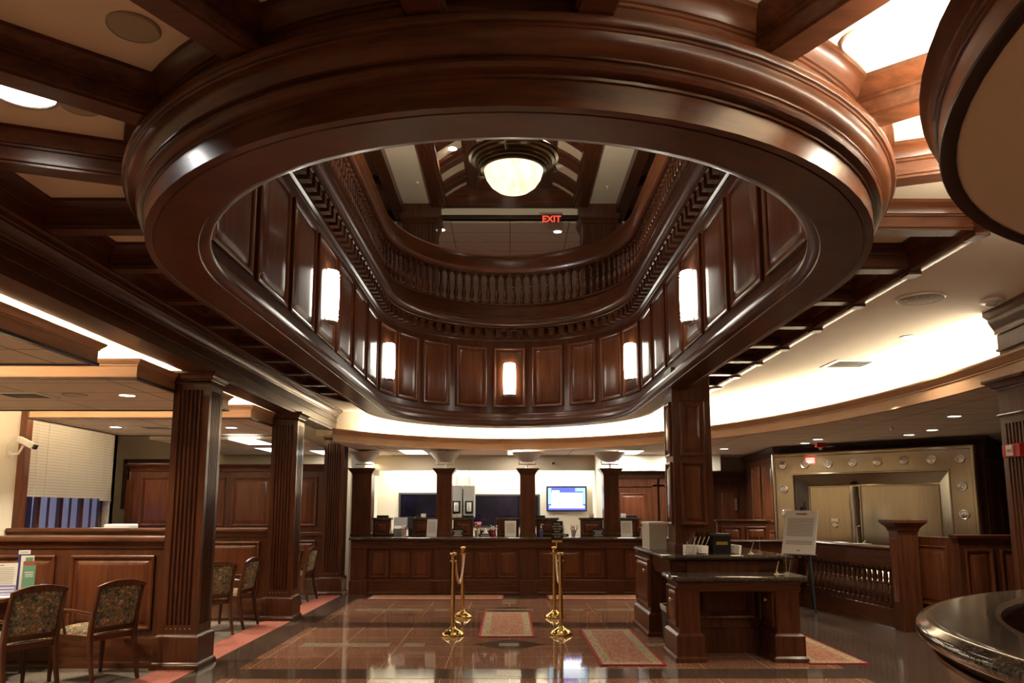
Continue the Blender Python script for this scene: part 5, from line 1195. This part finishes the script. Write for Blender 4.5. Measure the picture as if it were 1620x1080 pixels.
downlight(2.28, 3.46, 3.48, 'unseen coffer lamp added above the round canopy', .15, 30, 'coffer downlights', (1, .86, .66), 'silver', 150)  # hidden twin of the left coffer lamp, added for ambient light
for (x, y, lab) in ((-1.45, 16.0, 'left downlight in the tile ceiling beyond the gallery'), (1.02, 16.1, 'right downlight in the tile ceiling beyond the gallery, under the exit sign')):
    downlight(x, y, 7.38, lab, .085, 60, 'upper gallery downlights')
downlight(-2.62, 12.9, 7.66, 'downlight at the upper left, seen through the oval', .085, 80, 'upper gallery downlights')
downlight(-1.03, 13.35, arcz(-1.03)-.03, 'bright lamp in a coffer of the barrel vault', .085, 70, 'barrel vault lamps', (.95, .95, 1.0))
downlight(2.7, 9.5, 7.66, 'downlight over the right gallery walk', .085, 80, 'upper gallery downlights')
for (x, y, p) in ((-2.9, 7.0, 80), (2.9, 5.0, 80), (0.9, 10.5, 60), (-.9, 7.0, 60), (0, 17.3, 320)): spot('gallery_fill_spot', (x, y, 7.3 if y > 15 else 7.5 if abs(x) < 2 else 7.6), p, 130)  # spots without fittings, added to brighten the upper gallery
# added fill spots without fittings: behind the camera, over offices, desk and right side
for (x, y, p) in ((-1.4, .6, 26), (1.2, .4, 26), (0, -1.2, 60), (-4.8, 4.5, 110), (-4.4, 6.9, 70), (-4.8, 1.0, 80), (3.55, 4.9, 110), (4.3, 8.9, 40)):
    spot('hall_fill_spot', (x, y, 3.42 if abs(x) < 3 else 2.7), p, 140)
for (x, y, z, nm, sz, lab) in ((-1.9, 15.75, 2.68, 'fluorescent', .45, 'left fluorescent panel over the tellers'), (.2, 15.9, 2.68, 'fluorescent', .45, 'middle fluorescent panel over the tellers, behind the third bowl'), (2.38, 15.85, 2.68, 'fluorescent', .45, 'right fluorescent panel over the tellers'), (3.55, 15.9, 2.68, 'fluorescent', .45, 'fluorescent panel right of the square pillar'),
                      (-4.35, 13.35, 2.68, 'fluorescent', .45, 'office fluorescent panel left of the second column'), (-4.5, 15.2, 2.68, 'fluorescent', .45, 'farther office fluorescent panel above the tall panelled wall'), (-3.65, 15.9, 2.68, 'fluorescent', .45, 'office fluorescent panel beside the third column')):
    t = thing('fluorescent_panel', lab, 'ceiling light', (x, y, z), 'fluorescent ceiling panels')
    b = B(); b.sweep(rect_path(x-.26, y-.58, x+.26, y+.58), [(0, z), (0, z-.012), (-.03, z-.012), (-.03, z)], True, loop=True); b.build('frame', 'white', t, 0)
    b = B(); b.box(x-.24, y-.56, z-.008, x+.24, y+.56, z-.003); b.build('diffuser', 'fluor', t, 0)
    area('fluorescent_lamp', (x, y, z-.03), .45, 1.0, 16 if x > 2 else 8 if x > -3 else 4, (0, 0, 0), (1, .97, .88))
def vent(x, y, z, w_, l_, label, group):
    t = thing('air_vent', label, 'vent', (x, y, z), group)
    b = B(); b.sweep(rect_path(x-w_/2, y-l_/2, x+w_/2, y+l_/2), [(0, z), (0, z-.008), (-.05, z-.014), (-.05, z)], True, loop=True); b.build('frame', 'white', t, 0)
    b = B(); b.box(x-w_/2+.05, y-l_/2+.05, z-.003, x+w_/2-.05, y+l_/2-.05, z-.001); b.build('dark_opening', 'dgrey', t, 0)
    b = B()
    for k in range(6): b.rbox((x, y-l_/2+.08+k*(l_-.16)/5, z-.007), (w_-.11, .03, .003), 0, rx=.5)
    b.build('louvre', 'lgrey', t, 0)
vent(4.11, 9.38, 3.29, .52, .52, 'square vent in the right plaster ceiling', 'ceiling vents')
vent(-5.12, 8.28, 2.744, .5, .45, 'vent under the middle hanging soffit at the left', 'ceiling vents')
vent(-5.19, 11.63, 2.744, .5, .45, 'vent under the far hanging soffit', 'ceiling vents')
vent(6.0, 12.7, 2.68, .5, .3, 'dark slot vent in the tile ceiling before the vault', 'ceiling vents')
def speaker(x, y, z, r, label, m='coffer', screws=False):
    t = thing('ceiling_speaker', label, 'speaker', (x, y, z), 'round ceiling speakers')
    b = B(); b.lathe([(r, 0), (r, -.006), (r*.93, -.012), (0, -.012)], (x, y, z), 32); b.build('grille', m, t)
    b = B(); b.lathe([(r*1.03, 0), (r*1.03, -.008), (r*.97, -.014), (r*.95, -.01)], (x, y, z), 32); b.build('rim', 'white' if screws else m, t)
    if screws:
        b = B()
        for k in range(6): b.lathe([(.008, -.012), (.006, -.016), (0, -.017)], (x+r*.62*math.cos(k), y+r*.62*math.sin(k), z), 8)
        b.build('screw', 'white', t)
M['spk'] = mat('grey_speaker_grille', (.36, .32, .25), .8)
speaker(3.43, 6.40, 3.29, .185, 'round speaker with screws in the right plaster ceiling', 'spk', True)
speaker(-1.52, 2.95, 3.48, .10, 'round speaker disc in the near left coffer', 'spk')
speaker(-2.07, 3.58, 3.48, .09, 'round speaker disc next to the bright coffer lamp', 'spk')
speaker(-4.58, 8.25, 2.744, .12, 'round speaker under the middle hanging soffit', 'lgrey')
speaker(1.47, 3.02, 3.48, .09, 'round speaker disc in the bright coffer at the upper right', 'white')
def smoke(x, y, z, label, r=.065):
    t = thing('smoke_detector', label, 'smoke detector', (x, y, z), 'smoke detectors and sprinklers')
    b = B(); b.lathe([(r, 0), (r, -.02), (r*.7, -.03), (r*.55, -.032)], (x, y, z), 20); b.build('base', 'white', t)
    b = B(); b.lathe([(r*.5, -.03), (r*.5, -.045), (r*.3, -.058), (0, -.06)], (x, y, z), 14); b.build('sensor', 'lgrey', t)
smoke(4.06, 6.46, 3.29, 'white smoke detector in the right plaster ceiling', .09)
smoke(4.0, 12.1, 3.29, 'small white sprinkler beside the third right downlight', .045)
smoke(5.35, 11.0, 2.68, 'small sprinkler in the tile ceiling before the vault', .03)
smoke(.95, 14.2, arcz(.95)-.03, 'dark detector in a right coffer of the barrel vault', .08)
smoke(-1.72, 14.0, 7.58, 'small sprinkler in the left pale strip beside the barrel vault', .03)
smoke(1.85, 14.2, 7.58, 'small sprinkler in the right pale strip beside the barrel vault', .03)
smoke(-2.05, 13.3, 3.29, 'small white sensor in the plaster ceiling at the left end of the oval', .05)
t = thing('strobe_alarm', 'small red alarm strobe above the vault under the tile ceiling', 'fire alarm', (5.35, 13.6, 2.68))
b = B(); b.box(5.27, 13.52, 2.60, 5.43, 13.62, 2.68); b.build('housing', 'red', t, 0, .006)
b = B(); b.lathe([(.035, 0), (.02, -.04), (0, -.045)], (5.35, 13.57, 2.60), 12); b.build('strobe', 'lgrey', t)
